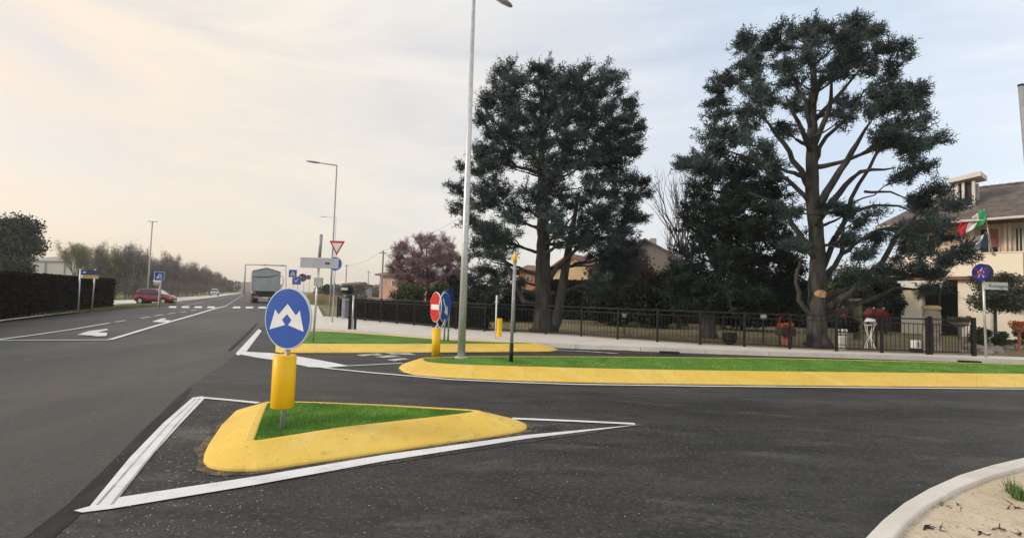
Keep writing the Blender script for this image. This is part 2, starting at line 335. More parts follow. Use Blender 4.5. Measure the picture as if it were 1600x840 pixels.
for i in range(11):
    a = 263 + i*20.0; y = 479.6 + (i*.12)
    if i == 4: continue
    patch([(a,y+1.3),(a+2,y-1.2),(a+13,y-1.1),(a+12,y+1.5)], 'crossing_bar')

# ---------------------------------------------------------------- yellow kerbed islands
def island(label, pairs, zt=.13, dome=0.0, group=None):
    inner = []; outer = []
    for (o, i) in pairs:
        gi = G(*i, zt); inner.append(gi)
        outer.append(G(*o) if o else gi + Vector((0,.13,0)))
    c = sum(inner, Vector())/len(inner)
    r = thing('traffic_island', (c.x,c.y,0), label, 'traffic island', 'yellow kerbed traffic islands')
    n0 = len(pairs); st = []; acc = 0.0; nxt = .5
    for k in range(n0):       # stations along the kerb, with a fine open joint about every metre
        k2 = (k+1)%n0; ln = max((inner[k2]-inner[k]).length, (outer[k2]-outer[k]).length*.6); st.append((inner[k],outer[k],0.0))
        while nxt < acc+ln-.05:
            t0 = (nxt-acc)/ln
            if t0 > .03:
                for dt, dp in ((-.005,0),(-.002,.004),(.002,.004),(.005,0)):
                    t = t0+dt/ln; st.append((inner[k].lerp(inner[k2],t), outer[k].lerp(outer[k2],t), dp))
            nxt += 1.0
        acc += ln
    n = len(st); rings = []
    for t, z in ((0.0,zt-.03),(0.0,zt+.006),(.03,zt+.012),(.16,zt+.012),(.21,zt+.004),(.93,.045),(.985,.03),(1.0,.0)):
        rings.append([Vector((*(q[0].lerp(q[1],t)).xy, z-(q[2] if 0 < t < 1 else 0))) for q in st])
    mb = MB(); vs = [v for rr in rings for v in rr]; fs = []
    for j in range(len(rings)-1):
        for k in range(n): k2 = (k+1)%n; fs.append((j*n+k, j*n+k2, (j+1)*n+k2, (j+1)*n+k))
    mb.add(vs, fs); kb = mb.build('kerb', m_yel, r, smooth=False)
    cc = sum((q[1] for q in st), Vector())/len(st); gr = []; rg = random.Random(len(pairs)); mb = MB()
    for q in st:
        d = (q[1]-q[0]); d.z = 0; d.normalize(); gr += [Vector((*(q[1]-d*.03).xy,.0125)), Vector((*(q[1]+d*rg.uniform(.03,.11)).xy,.0125))]
    mb.add(gr, [(2*k,2*((k+1)%n),2*((k+1)%n)+1,2*k+1) for k in range(n)]); go = mb.build('edge_grit', m_grit)
    go['kind'] = 'structure'
    if go.data.polygons[0].normal.z < 0: go.data.flip_normals()
    mb = MB(); mb.add([(p.x,p.y,zt-.004) for p in inner], [tuple(range(n0))])
    tf = mb.build('turf', m_turf, r)
    if tf.data.polygons[0].normal.z < 0: tf.data.flip_normals()
    return r, inner
def dense(pairs, k=3):
    out = []
    n = len(pairs)
    for i in range(n):
        a, b = pairs[i], pairs[(i+1)%n]
        out.append(a)
        if a[0] and b[0] and math.dist(a[1],b[1]) > 120:
            for j in range(1,k): out.append(tuple((a[q][0]+(b[q][0]-a[q][0])*j/k, a[q][1]+(b[q][1]-a[q][1])*j/k) for q in (0,1)))
    return out
pA = [((400,637),(419,630)),((368,645),(415,638)),((345,668),(408,656)),((324,700),(400,679)),((316,718),(397,686)),((319,729),(397.2,687.6)),((333,736),(398,688.2)),((365,738.5),(400,688.4)),((400,738),(404,688.2)),((440,733),(412,687)),((560,715),(530,668)),((700,694),(670,652.5)),((790,681),(728,645.4)),((818,675.5),(738,644)),((826,669),(740,643.3)),((818,663),(739,642.6)),((795,656),(733,641.6)),((740,650),(690,639.4)),((600,645),(590,633.5)),((490,641),(490,629.5)),((440,639),(445,628.5))]
def chaikin(pairs, idx):
    out = []
    n = len(pairs)
    for i, p in enumerate(pairs):
        if i in idx:
            a, c = pairs[i-1], pairs[(i+1)%n]
            for q, o in ((a,.3),(c,.3)): out.append(tuple((p[j][0]+(q[j][0]-p[j][0])*o, p[j][1]+(q[j][1]-p[j][1])*o) for j in (0,1)))
        else: out.append(p)
    return out
pA = chaikin(pA, {4,5,6,7,12,13,14,15,16})
islA, innA = island('near triangular island with yellow kerb and green turf under the yellow post', pA)
pB = [((623,576),(661,561.5)),((630,582),(666,564.5)),((648,586.5),(676,566.3)),((680,589.5),(694,568)),((720,591.8),(728,569.8)),((800,595.5),(808,572.2)),((900,598.2),(902,574.8)),((1000,600),(1002,577)),((1100,601.3),(1102,578.7)),((1200,602.6),(1202,580)),((1300,603.6),(1300,581.2)),((1450,605),(1450,582.6)),((1600,606.2),(1600,584)),((2100,613),(2100,590)),
      (None,(2100,583)),(None,(1600,569.5)),(None,(1400,564)),(None,(1200,559.8)),(None,(1000,557.8)),(None,(850,557)),(None,(740,557)),(None,(690,558)),((641,567),(668,559.3)),((627,571.5),(662,560))]
islB, innB = island('long kerbed turf island behind the street lamp stretching out at the right edge', pB)
pC = [((430,550),(446,531)),((440,552),(450,536)),((480,551.8),(482,537)),((600,551.6),(600,537.4)),((700,551),(700,537.2)),((800,550),(800,537)),((860,549.5),(830,537)),((872,547.5),(838,536.5)),((858,543),(832,535.9)),(None,(800,535)),(None,(757,533.5)),(None,(680,529.5)),(None,(600,523)),(None,(540,519)),(None,(480,516.5)),(None,(450,518)),((432,524),(446,522))]
islC, innC = island('far turf island with yellow kerb beside the pavement and fence', pC)

# short artificial blades on the turf of the near island (part of that island)
def blades(name, poly, n, z, h, w, m, parent, seed=1, lean=.5):
    rs = np.random.RandomState(seed); P = np.array([[p.x,p.y] for p in poly]); mn, mxx = P.min(0), P.max(0)
    pts = rs.rand(n*3,2)*(mxx-mn)+mn
    x, y = pts[:,0], pts[:,1]; ins = np.zeros(len(pts), bool); j = len(P)-1
    for i in range(len(P)):
        c = ((P[i,1] > y) != (P[j,1] > y)) & (x < (P[j,0]-P[i,0])*(y-P[i,1])/(P[j,1]-P[i,1]+1e-12)+P[i,0]); ins ^= c; j = i
    pts = pts[ins][:n]; n = len(pts); an = rs.rand(n)*6.283; hh = h*(.6+.7*rs.rand(n))
    b = np.c_[pts, np.full(n,z)]; dx = np.c_[np.cos(an),np.sin(an),np.zeros(n)]*w/2
    tp = b + np.c_[rs.randn(n)*lean*h, rs.randn(n)*lean*h, hh]
    V = np.stack([b-dx,b+dx,tp],1).reshape(-1,3)
    return raw_tris(name, V, m, parent)
def raw_tris(name, V, m, parent=None, loc=(0,0,0)):
    o0 = np.array(parent_loc(parent)) if parent else np.array(loc)
    V = (V-o0).astype(np.float32); nv = len(V); nf = nv//3
    me = bpy.data.meshes.new(name); me.vertices.add(nv); me.vertices.foreach_set('co', V.ravel())
    me.loops.add(nv); me.loops.foreach_set('vertex_index', np.arange(nv, dtype=np.int32))
    me.polygons.add(nf); me.polygons.foreach_set('loop_start', np.arange(0,nv,3,dtype=np.int32)); me.polygons.foreach_set('loop_total', np.full(nf,3,dtype=np.int32))
    me.update(); me.validate(); me.materials.append(m)
    o = bpy.data.objects.new(name, me); COL.objects.link(o)
    if parent: o.parent = parent
    else: o.location = loc
    return o
m_blade = mat('turf_blades', (.22,.39,.065), (.09,.22,.03), 1.8, .7, lo=.4, hi=.6)
tag(blades('turf_blades', innA, 30000, .127, .018, .006, m_blade, islA, 3), kind='stuff')
tag(blades('turf_blades', innB, 30000, .127, .022, .012, m_blade, islB, 4), kind='stuff')

# loose stones round the near island, twigs and tufts on the soil
def stones(name, n, fn, smin, smax, m, label, seed):
    rs = random.Random(seed); mb = MB()
    for _ in range(n):
        p = fn(rs); s = rs.uniform(smin,smax)
        vs = [Vector((rs.uniform(.6,1)*s*math.cos(a),rs.uniform(.6,1)*s*math.sin(a),0)) for a in (0,1.3,2.6,3.9,5.1)]+[Vector((rs.uniform(-.3,.3)*s,rs.uniform(-.3,.3)*s,s*.6))]
        mb.add([p+v for v in vs], [(0,1,5),(1,2,5),(2,3,5),(3,4,5),(4,0,5)])
    return tag(mb.build(name, m), label, 'gravel', kind='stuff')
def fnA(rs):
    t = rs.random()
    if t < .5: return G(rs.uniform(150,420), rs.uniform(700,835), .012)
    if t < .8: return G(rs.uniform(250,1000), rs.uniform(690,800), .012)
    return G(rs.uniform(0,1500), rs.uniform(620,840), .012)
m_stone = mat('pale_stone', (.50,.49,.46), (.22,.21,.20), 30, .9)
stones('gravel', 420, fnA, .002, .008, m_stone, 'loose pale stones scattered on the dark asphalt round the near island', 5)
def fnS(rs):
    while True:
        x, y = rs.uniform(1400,1640), rs.uniform(735,860); p = G(x,y,.052)
        if y > np.interp(x, [a for a,_ in ki], [b for _,b in ki])+3: return p
stones('soil_stones', 420, fnS, .004, .016, mat('soil_pebble', (.50,.42,.31), (.3,.24,.17), 20, .95), 'small pebbles and clods on the sandy soil in the bottom right corner', 6)
mb = MB(); rs = random.Random(11)
for cx, cy, n in ((1455,824,16),(1486,786,5),(1500,795,3),(1580,790,5),(1530,832,6),(1560,826,5),(1590,835,7)):
    for _ in range(n):
        p = G(cx+rs.uniform(-14,14), cy+rs.uniform(-4,4), .056); a = rs.uniform(0,6.28); l_ = rs.uniform(.015,.06)
        mb.tube([p, p+Vector((math.cos(a)*l_,math.sin(a)*l_,rs.uniform(0,.03)))], [rs.uniform(.002,.007),.001], 4)
tag(mb.build('dead_twigs', mat('dead_twig', (.035,.03,.028), None, 20, .9)), 'dark dead twigs and scraps lying on the sandy soil', 'twigs', kind='stuff')
def tuft(px, py, n, h, label, seed):
    rs = np.random.RandomState(seed); c = np.array(G(px,py,.05)); an = rs.rand(n)*6.283; rr = rs.rand(n)*h*.45
    b = c + np.c_[np.cos(an)*rr, np.sin(an)*rr, np.zeros(n)]; ln = h*(.5+.6*rs.rand(n)); sp = .75
    tp = b + np.c_[np.cos(an)*ln*sp*rs.rand(n), np.sin(an)*ln*sp*rs.rand(n), ln]
    dx = np.c_[-np.sin(an),np.cos(an),np.zeros(n)]*.004
    return tag(raw_tris('grass_tuft', np.stack([b-dx,b+dx,tp],1).reshape(-1,3), mat('weed_green', (.12,.20,.05), (.06,.11,.03), 20, .8), loc=tuple(c)), label, 'grass tuft')
tuft(1594,780,260,.12,'green weed tuft on the sandy soil at the right edge, the bigger one',1)
tuft(1583,770,40,.14,'thin dry grass stalks sprouting on the sandy soil left of the green tuft',2)

# ================================================================ SIGNS AND POSTS
def post(px, py, topy, rad, z0=0.0, n=12, mm=None, name='post', parent=None, lean=0.0):
    b = G(px,py,z0); h = HZ(b, topy); mb = MB(); mb.tube([(b.x,b.y,z0-.02),(b.x+lean,b.y,h)], rad, n)
    return b, h, mb
# --- near bollard sign with two arrows
b = G(441,670,.126); r = thing('bollard_sign', b, 'round blue sign with white twin arrows above a yellow cylinder on the near island', 'road sign')
k = 800/ b.y
ztop = HZ(b, 452); zc = HZ(b, 497); zcyl1 = HZ(b,554); zcyl0 = HZ(b,636)
MB().tube([(b.x,b.y,.11),(b.x+.012,b.y,zcyl1+.05)], .024, 16).build('post', m_galv, r, smooth=True)
MB().tube([(b.x+.012,b.y,zcyl1),(b.x+.03,b.y+.02,ztop-.1)], .024, 16).build('post', m_galv, r, smooth=True)
mb = MB(); rr = .110
prof = [(rr*.9,zcyl0),(rr,zcyl0+.006),(rr,zcyl1-.006),(rr*.9,zcyl1)]
cx, cy = b.x-.012, b.y
mb.tube([(cx,cy,z) for _,z in prof],[q for q,_ in prof],40); mb.build('yellow_cylinder', m_ylw, r, smooth=False)
for p in r.children[-1].data.polygons: p.use_smooth = abs(p.normal.z) < .5
nn = nrm_at(-47, b); R0 = (HZ(b,449)-HZ(b,544.5))/2; zc = (HZ(b,449)+HZ(b,544.5))/2; c = Vector((b.x+.04,b.y,zc))+nn*.05
disc = MB().plate(circ(R0,64), c, nn, .022).build('disc', m_rim, r)
MB().plate(circ(R0*.955,64), c, nn, .004, .013).build('face', m_blue, disc)
A_ = [(0,.48),(.40,.11),(.56,.28),(.78,-.40),(.07,-.22),(.215,-.05),(0,.14),(-.215,-.05),(-.07,-.22),(-.78,-.40),(-.56,.28),(-.40,.11)]
AA = [(x*R0*1.0,y*R0) for x,y in A_]; AA = [(x*.96,y*.98) for x,y in AA]
def tri_plate(mb, outl, c, nrm, off, tilt=0):
    from mathutils.geometry import tessellate_polygon
    tr = tessellate_polygon([[Vector((a,b_,0)) for a,b_ in outl]])
    nrm = Vector((nrm[0],nrm[1],0)).normalized(); ux = Vector((0,0,1)).cross(nrm); cc = Vector(c)+nrm*off
    u2 = ux*math.cos(tilt)+Vector((0,0,1))*math.sin(tilt); v2 = Vector((0,0,1))*math.cos(tilt)-ux*math.sin(tilt)
    mb.add([cc+u2*a+v2*b_ for a,b_ in outl], tr); return mb
tri_plate(MB(), AA, c, nn, .0165).build('arrows', m_swhite, disc)
for dz in (-.12,.12): MB().box(c-nn*.03+Vector((0,0,dz)), (.07,.04,.03), math.atan2(nn.y,nn.x)+math.pi/2).build('clamp', m_galv, r)
def arrowdown(Rr):   # diagonal arrow
    pts = [(-.07,.62),(.07,.62),(.07,-.1),(.3,-.1),(0,-.6),(-.3,-.1),(-.07,-.1)]; a = R(-38)
    return [(Rr*(x*math.cos(a)-y*math.sin(a)), Rr*(x*math.sin(a)+y*math.cos(a))) for x,y in pts]
# --- no entry / keep right pair on the long island
b = G(680.5,561,.0); r = thing('bollard_sign', b, 'red no entry disc and blue arrow disc above a yellow cylinder by the lamp', 'road sign')
MB().tube([(b.x,b.y,-.01),(b.x,b.y,HZ(b,508))], .028, 12).build('post', m_galv, r, smooth=True)
mb = MB(); mb.tube([(b.x,b.y,HZ(b,555.5)),(b.x,b.y,HZ(b,513))], .098, 28); mb.build('yellow_cylinder', m_ylw, r)
for p in r.children[-1].data.polygons: p.use_smooth = abs(p.normal.z) < .5
zc = HZ(b,479.5); R0 = (HZ(b,456)-HZ(b,503))/2
sx = (b.y/F)
c1 = Vector((b.x-2.5*sx, b.y, zc)); n1 = nrm_at(-69, c1)
d1 = MB().plate(circ(R0,48), c1, n1, .02).build('disc', m_swhite, r)
MB().plate(circ(R0*.96,48), c1, n1, .004, .013).build('face', m_red, d1)
MB().plate(rect(R0*1.5,R0*.34), c1, n1, .004, .017).build('bar', m_swhite, d1)
c2 = Vector((b.x+11*sx, b.y+.03, zc)); n2 = nrm_at(-70, c2)
n2 = Vector((n2.x,n2.y,0)); n2b = nrm_at(68, c2)
d2 = MB().plate(circ(R0,48), c2, n2b, .02, tilt=0).build('disc', m_rim, r)
MB().plate(circ(R0*.955,48), c2, n2b, .004, .013).build('face', m_blue, d2)
tri_plate(MB(), [(-x,y) for x,y in arrowdown(R0*1.2)], c2, n2b, .017).build('arrow', m_swhite, d2)
mb = MB(); mb.tube([Vector((b.x+dx*sx, b.y, HZ(b,y))) for dx,y in ((0,498),(.5,504),(2,509),(5,511.5),(8,510),(10.5,505),(11.5,498))], .018, 8); mb.build('bracket', m_swhite, r, smooth=True)

# --- big street lamp
def lamp(basepx, toppx_y, r0, r1, label, head, z0=0.0, group=None, lean=0.0, mm=m_galv, dark=False):
    b = G(*basepx, z0); r = thing('street_lamp', b, label, 'street lamp', group); h = HZ(b, toppx_y)
    mb = MB(); mb.tube([(b.x,b.y,z0-.02),(b.x+lean*.3,b.y,z0+h*.3),(b.x+lean,b.y,h)], [r0,r0*.7+r1*.3,r1], 14); mb.build('pole', mm, r, smooth=True)
    if r0 > .06: MB().tube([(b.x,b.y,z0-.01),(b.x,b.y,z0+.03)], r0*1.6, 14).build('base_collar', m_conc, r); MB().box((b.x,b.y-r0,z0+1.0),(.06,.02,.25)).build('service_hatch', m_grey, r)
    return r, b, h
r, b, h = lamp((720.5,559,.126)[:2], -14, .088, .042, 'tall silver street lamp with its base on the long turf island', None, z0=.12, lean=0.0)
tip = AT(800,9,b.y-.3); top = Vector((b.x,b.y,h)); hd = AT(772,-6,b.y-.15)
MB().tube([top, top.lerp(hd,.5)+Vector((0,0,.04)), hd], [.036,.034,.030], 10).build('arm', m_galv, r, smooth=True)
def lamp_head(par, a, bb, w=.13, th=.045, m_=m_sback):
    d = bb-a; s = d.cross(Vector((0,0,1))).normalized(); u = s.cross(d).normalized(); mb = MB(); rings = []
    for t, ww, hh in ((-.05,.3,.5),(.12,.6,.9),(.4,1,1),(.75,.95,.8),(.95,.55,.5),(1,.2,.2)):
        c = a+d*t; rings.append([c+s*(w*ww*math.cos(q))+u*(th*hh*math.sin(q)) for q in np.linspace(0,2*math.pi,12,endpoint=False)])
    vs = [v for q in rings for v in q]; fs = [(j*12+k,j*12+(k+1)%12,(j+1)*12+(k+1)%12,(j+1)*12+k) for j in range(5) for k in range(12)]+[tuple(range(12)),tuple(range(60,72))]
    return mb.add(vs,fs).build('lamp_head', m_, par, smooth=True)
lamp_head(r, hd, tip, .17, .06)
# --- two lamps on the right side of the main road
for (bx,by,ty,r0,hx0,hx1,hy,lb) in ((514.5,498,258,.055,500,478,252.5,'taller of the two bent arm street lamps behind the white direction panel'),(519,470,340,.05,512,498,338.5,'farther smaller street lamp seen just below the arm of the taller one')):
    r, b, h = lamp((bx,by), ty, r0, r0*.62, lb, None, 0.0, 'bent arm street lamps along the main road', mm=m_grey)
    a0 = Vector((b.x,b.y,h)); k = b.y/F
    a1 = AT(hx0,hy+2.0 if b.y<60 else hy+.6,b.y); a2 = AT(hx1,hy-1 if b.y<60 else hy-.6,b.y)
    MB().tube([a0-Vector((0,0,.02)), a1], r0*.6, 8).build('arm', m_grey, r, smooth=True); lamp_head(r, a1, a2, r0*2.2, r0*1.0, m_grey)
r, b, h = lamp((229.5,472), 346, .075, .05, 'thin street lamp standing behind the red car', None, mm=m_grey)
a0 = Vector((b.x,b.y,h)); MB().tube([a0-Vector((.25,0,0)), a0+Vector((.3,0,.0))], .03, 8).build('arm', m_grey, r)
lamp_head(r, a0-Vector((.15,0,0)), a0-Vector((.4,0,0)), .1, .04, m_grey); lamp_head(r, a0+Vector((.1,0,0)), a0+Vector((.5,0,0)), .1, .04, m_grey)
b = G(1626,572,.13); h = HZ(b,135); r = thing('street_lamp', b, 'grey pole cut by the right edge of the picture above the house', 'pole')
# its shaft leans slightly with the kerb
bt = AT(1595,135,b.y); MB().tube([b, Vector((b.x,b.y,bt.z*.5)).lerp(Vector((bt.x,bt.y,bt.z*.5)),.3), bt], [.09,.075,.06], 12).build('pole', m_grey, r, smooth=True)
MB().tube([bt, bt+Vector((0,0,.05))], .068, 12).build('cap', m_black, r)

# --- pole with yellow top and black foot
b = G(798.5,565,.12); r = thing('marker_post', b, 'grey post with yellow top band and black foot right of the tall lamp', 'post')
h1, h2, h0 = HZ(b,398), HZ(b,410), HZ(b,536)
MB().tube([(b.x,b.y,.1),(b.x,b.y,h0)], .043, 12).build('foot', m_black, r, smooth=True)
MB().tube([(b.x,b.y,h0),(b.x+.02,b.y,h2)], .036, 12).build('shaft', m_grey, r, smooth=True)
mb = MB().tube([(b.x+.02,b.y,h2),(b.x+.02,b.y,h1),(b.x+.02,b.y,h1+.02)], [.046,.046,.03], 12); mb.build('yellow_band', m_ylw, r, smooth=True)
# --- yellow cylinder by the fence
b = G(774,530,.126); r = thing('bollard_sign', b, 'thin pale post with a small yellow cylinder', 'bollard')
r['label'] = 'thin pale post with a small yellow cylinder in front of the fence'
MB().tube([(b.x,b.y,.1),(b.x,b.y,HZ(b,461))], .024, 10).build('post', m_swhite, r, smooth=True)
mb = MB().tube([(b.x+.12,b.y-.05,HZ(b,525)),(b.x+.12,b.y-.05,HZ(b,497))], .085, 20); mb.build('yellow_cylinder', m_ylw, r)
# --- sign backs right of the no entry sign
for px, lb, t in ((694,'grey backed sign on thin post behind the blue arrow disc, left one of two',455),(700,'dark backed sign on thin post behind the blue arrow disc, right one of two',452)):
    b = G(px,533,.126); r = thing('sign_back', b, lb, 'road sign', 'signs seen from behind by the fence')
    MB().tube([(b.x,b.y,.1),(b.x,b.y,HZ(b,t+3))], .026, 8).build('post', m_grey, r, smooth=True)
    c = Vector((b.x,b.y-.04,HZ(b,t+12))); MB().plate(circ(.26,28), c, nrm_at(62,c), .02).build('disc', m_dblue if px > 697 else m_sback, r)
# --- black and grey post pair by pavement (traffic light stump)
b = G(546.5,514,.13); r = thing('control_post', b, 'black and silver twin post standing at the left end of the fence', 'post')
w = b.y/F
MB().box((b.x,b.y,(HZ(b,463)+.1)/2),(4.6*w,.12,HZ(b,463)-.1)).build('black_post', m_black, r, bevel=.01)
MB().tube([(b.x+4.3*w,b.y-.05,.1),(b.x+4.3*w,b.y-.05,HZ(b,461))], .035, 10).build('silver_post', m_galv, r, smooth=True)
MB().box((b.x+8*w,b.y,(HZ(b,466)+.1)/2),(3.0*w,.12,HZ(b,466)-.1)).build('black_post', m_black, r, bevel=.01)
# small hooded device on the fence end
b = G(540,497,.13); r = thing('fence_lantern', Vector((b.x,b.y,.13)), 'dark rounded lantern with pale lens on a stone pillar at the fence corner', 'lantern')
MB().box((b.x,b.y,HZ(b,466)/2),(.35,.35,HZ(b,466))).build('pillar', m_sback, r)
mb = MB(); c = Vector((b.x,b.y,HZ(b,452))); mb.tube([c+Vector((-.25,0,0)),c+Vector((-.2,0,0)),c+Vector((.25,0,0)),c+Vector((.3,0,0))],[.12,.24,.24,.12],14); mb.build('housing', m_black, r, smooth=True)
MB().box((c.x-.05,c.y-.25,c.z+.02),(.34,.06,.12)).build('lens', m_conc, r)

# --- direction panel + yield + blue
b = G(489,534,.126); r = thing('direction_sign', b, 'long pale grey direction panel with a small black mark on a tall post', 'road sign')
zt = HZ(b,402.5); zb = HZ(b,418.5)
lean = AT(502,366,b.y).x - b.x
def lp(py): 
    z = HZ(b,py); return Vector((b.x + lean*(z/HZ(b,366)), b.y, z))
MB().tube([Vector((b.x,b.y,.1)), lp(418)], .030, 12).build('post', m_galv, r, smooth=True)
MB().tube([lp(402), lp(366)], .042, 12).build('upper_post', m_grey, r, smooth=True)
pl, pr = AT(469.5,410,b.y-.06), AT(529,411.5,b.y-.06); c = (pl+pr)/2; w = (pr-pl).length; hh = zt-zb
pn = MB().plate(rect(w,hh), c, (0,-1,0), .03).build('panel', mat('panel_grey', (.50,.50,.54), (.44,.44,.48), 3, .4), r)
mb = MB(); cc = AT(511.5,411,b.y-.08)
for dx, dz in ((-.035,.012),(.03,.012),(-.035,-.022),(.03,-.022)): mb.box((cc.x+dx,cc.y,cc.z+dz),(.055,.004,.022))
mb.build('mark', m_black, pn)
bx = AT(497.5,440,b.y-.05); MB().box(bx,(13*b.y/F,.10,13*b.y/F)).build('control_box', mat('box_cream', (.50,.50,.44), None, 4, .6), r, bevel=.01)
b = G(519,503,.13); r = thing('give_way_sign', b, 'red bordered white triangle pointing down above a blue disc on a thin post', 'road sign')
k = b.y/F
MB().tube([b, Vector((AT(526,378,b.y).x, b.y, HZ(b,378)))], .03, 10).build('post', m_galv, r, smooth=True)
c = AT(526.5,386,b.y-.05); hw = 12.2*k
tri = lambda s: [(-hw*s, hw*.80*s),(0,-hw*1.05*s),(hw*s,hw*.80*s)]
t1 = MB().plate(tri(1), c, (0,-1,0), .02).build('triangle', m_red, r); MB().plate(tri(.66), c+Vector((0,0,.0)), (0,-1,0), .004, .013).build('face', m_swhite, t1)
c = AT(523.5,412,b.y-.03); R0 = 11*k; dd = MB().plate(circ(R0,36), c, (0,-1,0), .02).build('disc', m_rim, r); MB().plate(circ(R0*.93,36), c, (0,-1,0), .004, .013).build('face', m_blue, dd)
tri_plate(MB(), arrowdown(R0*1.1), c, (0,-1,0), .017).build('arrow', m_swhite, dd)
# --- far cluster of blue signs
def simple_sign(px, basey, top, shape, size_px, face_m, label, sym=None, z0=0.0, rim=m_rim, cat='road sign', group=None, ccy=None, ang=0, name='road_sign', rad=.03):
    b = G(px,basey,z0); k = b.y/F; r = thing(name, b, label, cat, group)
    c = AT(px,ccy if ccy else top+size_px/2,b.y-.05)
    MB().tube([b, Vector((b.x,b.y,c.z+size_px*k*.3))], rad, 8).build('post', m_grey, r, smooth=True)
    s = size_px*k; nn = nrm_at(ang, c)
    o = circ(s/2,30) if shape == 'disc' else (rect(s,s) if shape == 'square' else [(-s/2,-s*.43),(s/2,-s*.43),(0,s*.43)])
    d = MB().plate(o, c, nn, .03).build('plate', rim, r); MB().plate([(x*.9,y*.9) for x,y in o], c, nn, .006, .02).build('face', face_m, d)
    if sym == 'ped':
        tri_plate(MB(), [(-s*.32,-s*.28),(s*.32,-s*.28),(0,s*.32)], c, nn, .026).build('triangle', m_swhite, d)
        mb = MB(); tri_plate(mb, [(-.10*s,-.24*s),(-.03*s,-.05*s),(-.04*s,.08*s),(.0,.14*s),(.04*s,.08*s),(.03*s,-.05*s),(.11*s,-.24*s),(.05*s,-.24*s),(0,-.10*s),(-.05*s,-.24*s)], c, nn, .032).build('walker', m_black, d)
    if sym == 'bar': MB().plate(rect(s*.7,s*.16), c, nn, .006, .027, tilt=R(-35)).build('bar', m_red, d)
    if sym == 'arrow': tri_plate(MB(), arrowdown(s*.5), c, nn, .026).build('arrow', m_swhite, d)
    return r, b, c, s, nn
simple_sign(457.5,474,421,'square',12,m_blue,'small blue square crossing sign beside the lorry, topmost of the far cluster','ped')
simple_sign(463.5,473,431,'square',13,m_blue,'blue square sign just below and right of the small crossing sign','arrow',ccy=438)
simple_sign(473,472,427,'disc',13,m_dblue,'blue and red round no parking sign in the far sign cluster','bar')
r,b,c,s,nn = simple_sign(482,471,428,'square',7,mat('maroon',(.16,.03,.07),None,5,.5),'small maroon sign at the right end of the far sign cluster',None,ccy=433)
simple_sign(249,481,424,'square',14,m_blue,'blue pedestrian crossing sign above the bonnet of the red car','ped',ccy=431,ang=20)
b = G(243,478); r = thing('bus_stop_board', b, 'small white topped dark board on a post behind the red car', 'sign'); k = b.y/F
c = AT(245,441,b.y-.1); MB().tube([b+Vector((4*k,0,0)), Vector((b.x+4*k,b.y,c.z))], .035, 8).build('post', m_galv, r)
MB().box(c+Vector((0,0,.1)),(11*k,.06,3*k)).build('white_strip', m_swhite, r); MB().box(c-Vector((0,0,3.6*k-.1)),(9*k,.05,5*k)).build('dark_panel', m_grey, r)
# --- left direction board with two posts
b1, b2 = G(122,488,.06), G(143,486.5,.06); bm = (b1+b2)/2; r = thing('direction_sign', bm, 'blue over yellow direction boards carried by two grey posts before the hedge', 'road sign')
for bb, x in ((b1,125.5),(b2,149)):
    t_ = AT(x,420,bb.y); MB().tube([bb, t_], .035, 10).build('post', m_galv, r, smooth=True)
pl, pr = AT(122,424,bm.y-.08), AT(154,427,bm.y-.15); k = bm.y/F
def board(pl, pr, hh, m_, name, th=.05):
    d = (pr-pl); n_ = Vector((d.y,-d.x,0)).normalized(); return MB().plate(rect(d.length,hh), (pl+pr)/2, n_, th).build(name, m_, r), n_, (pl+pr)/2
bb_, n_, c_ = board(pl, pr, 7.5*k, m_dblue, 'blue_board')
MB().plate(rect(4.5*k,1.6*k), c_-Vector((5*k,0,0)), n_, .01, .035).build('white_lettering', m_swhite, bb_)
yb_, n_, c_ = board(AT(129,431.5,bm.y-.08), AT(154,433,bm.y-.15), 5.5*k, mat('sign_ochre', (.52,.34,.08), (.42,.25,.06), 3, .5), 'yellow_board')
MB().plate(rect(3*k,.7*k), c_+Vector((2*k,0,.4*k)), n_, .01, .035).build('dark_lettering', m_rust, yb_)
MB().plate(circ(2.6*k,14), AT(127.5,431.5,bm.y-.12), n_, .03).build('white_disc', m_swhite, r)
# --- right sign: two blue discs + street name
b = G(1541,558,ZP); r = thing('no_stopping_sign', b, 'blue no pedestrians discs over a white street name plate at the right', 'road sign'); k = b.y/F
zt = HZ(b,412); tx = AT(1535,412,b.y).x
MB().tube([b, Vector((tx,b.y,zt))], .033, 12).build('post', m_galv, r, smooth=True)
c = AT(1533,425.5,b.y-.06); R0 = 13.6*k; nn = nrm_at(-38,c)
d1 = MB().plate(circ(R0,40), c, nn, .02).build('disc', m_dblue, r)
MB().plate(circ(R0*.93,40), c, nn, .004, .013).build('face', mat('deep_blue', (.015,.03,.20), (.02,.05,.28), 3, .4), d1)
mb = MB()
for o_ in ([(.05,.55),(.18,.55),(.2,.4),(.08,.38)],[(-.05,.34),(.18,.34),(.14,-.05),(-.08,-.02)],[(-.08,0),(.06,0),(-.2,-.6),(-.34,-.6)],[(.02,.02),(.16,0),(.38,-.6),(.24,-.6)],[(-.05,.34),(-.38,.02),(-.3,-.06),(.04,.22)],[(.16,.32),(.42,.0),(.36,-.08),(.12,.2)]): tri_plate(mb, [(x*R0,y*R0) for x,y in o_], c, nn, .0165)
mb.build('walker', mat('faded_white', (.55,.50,.62), None, 6, .5), d1)
mb = MB(); mb.plate(rect(R0*1.8,R0*.17), c, nn, .003, .020, tilt=R(38)); mb.plate(rect(R0*1.8,R0*.15), c, nn, .003, .024, tilt=R(-40)); mb.build('red_stripe', mat('dull_red', (.30,.03,.05), None, 6, .5), d1)
c2 = AT(1540.5,426,b.y+.10); n2 = nrm_at(50,c2)
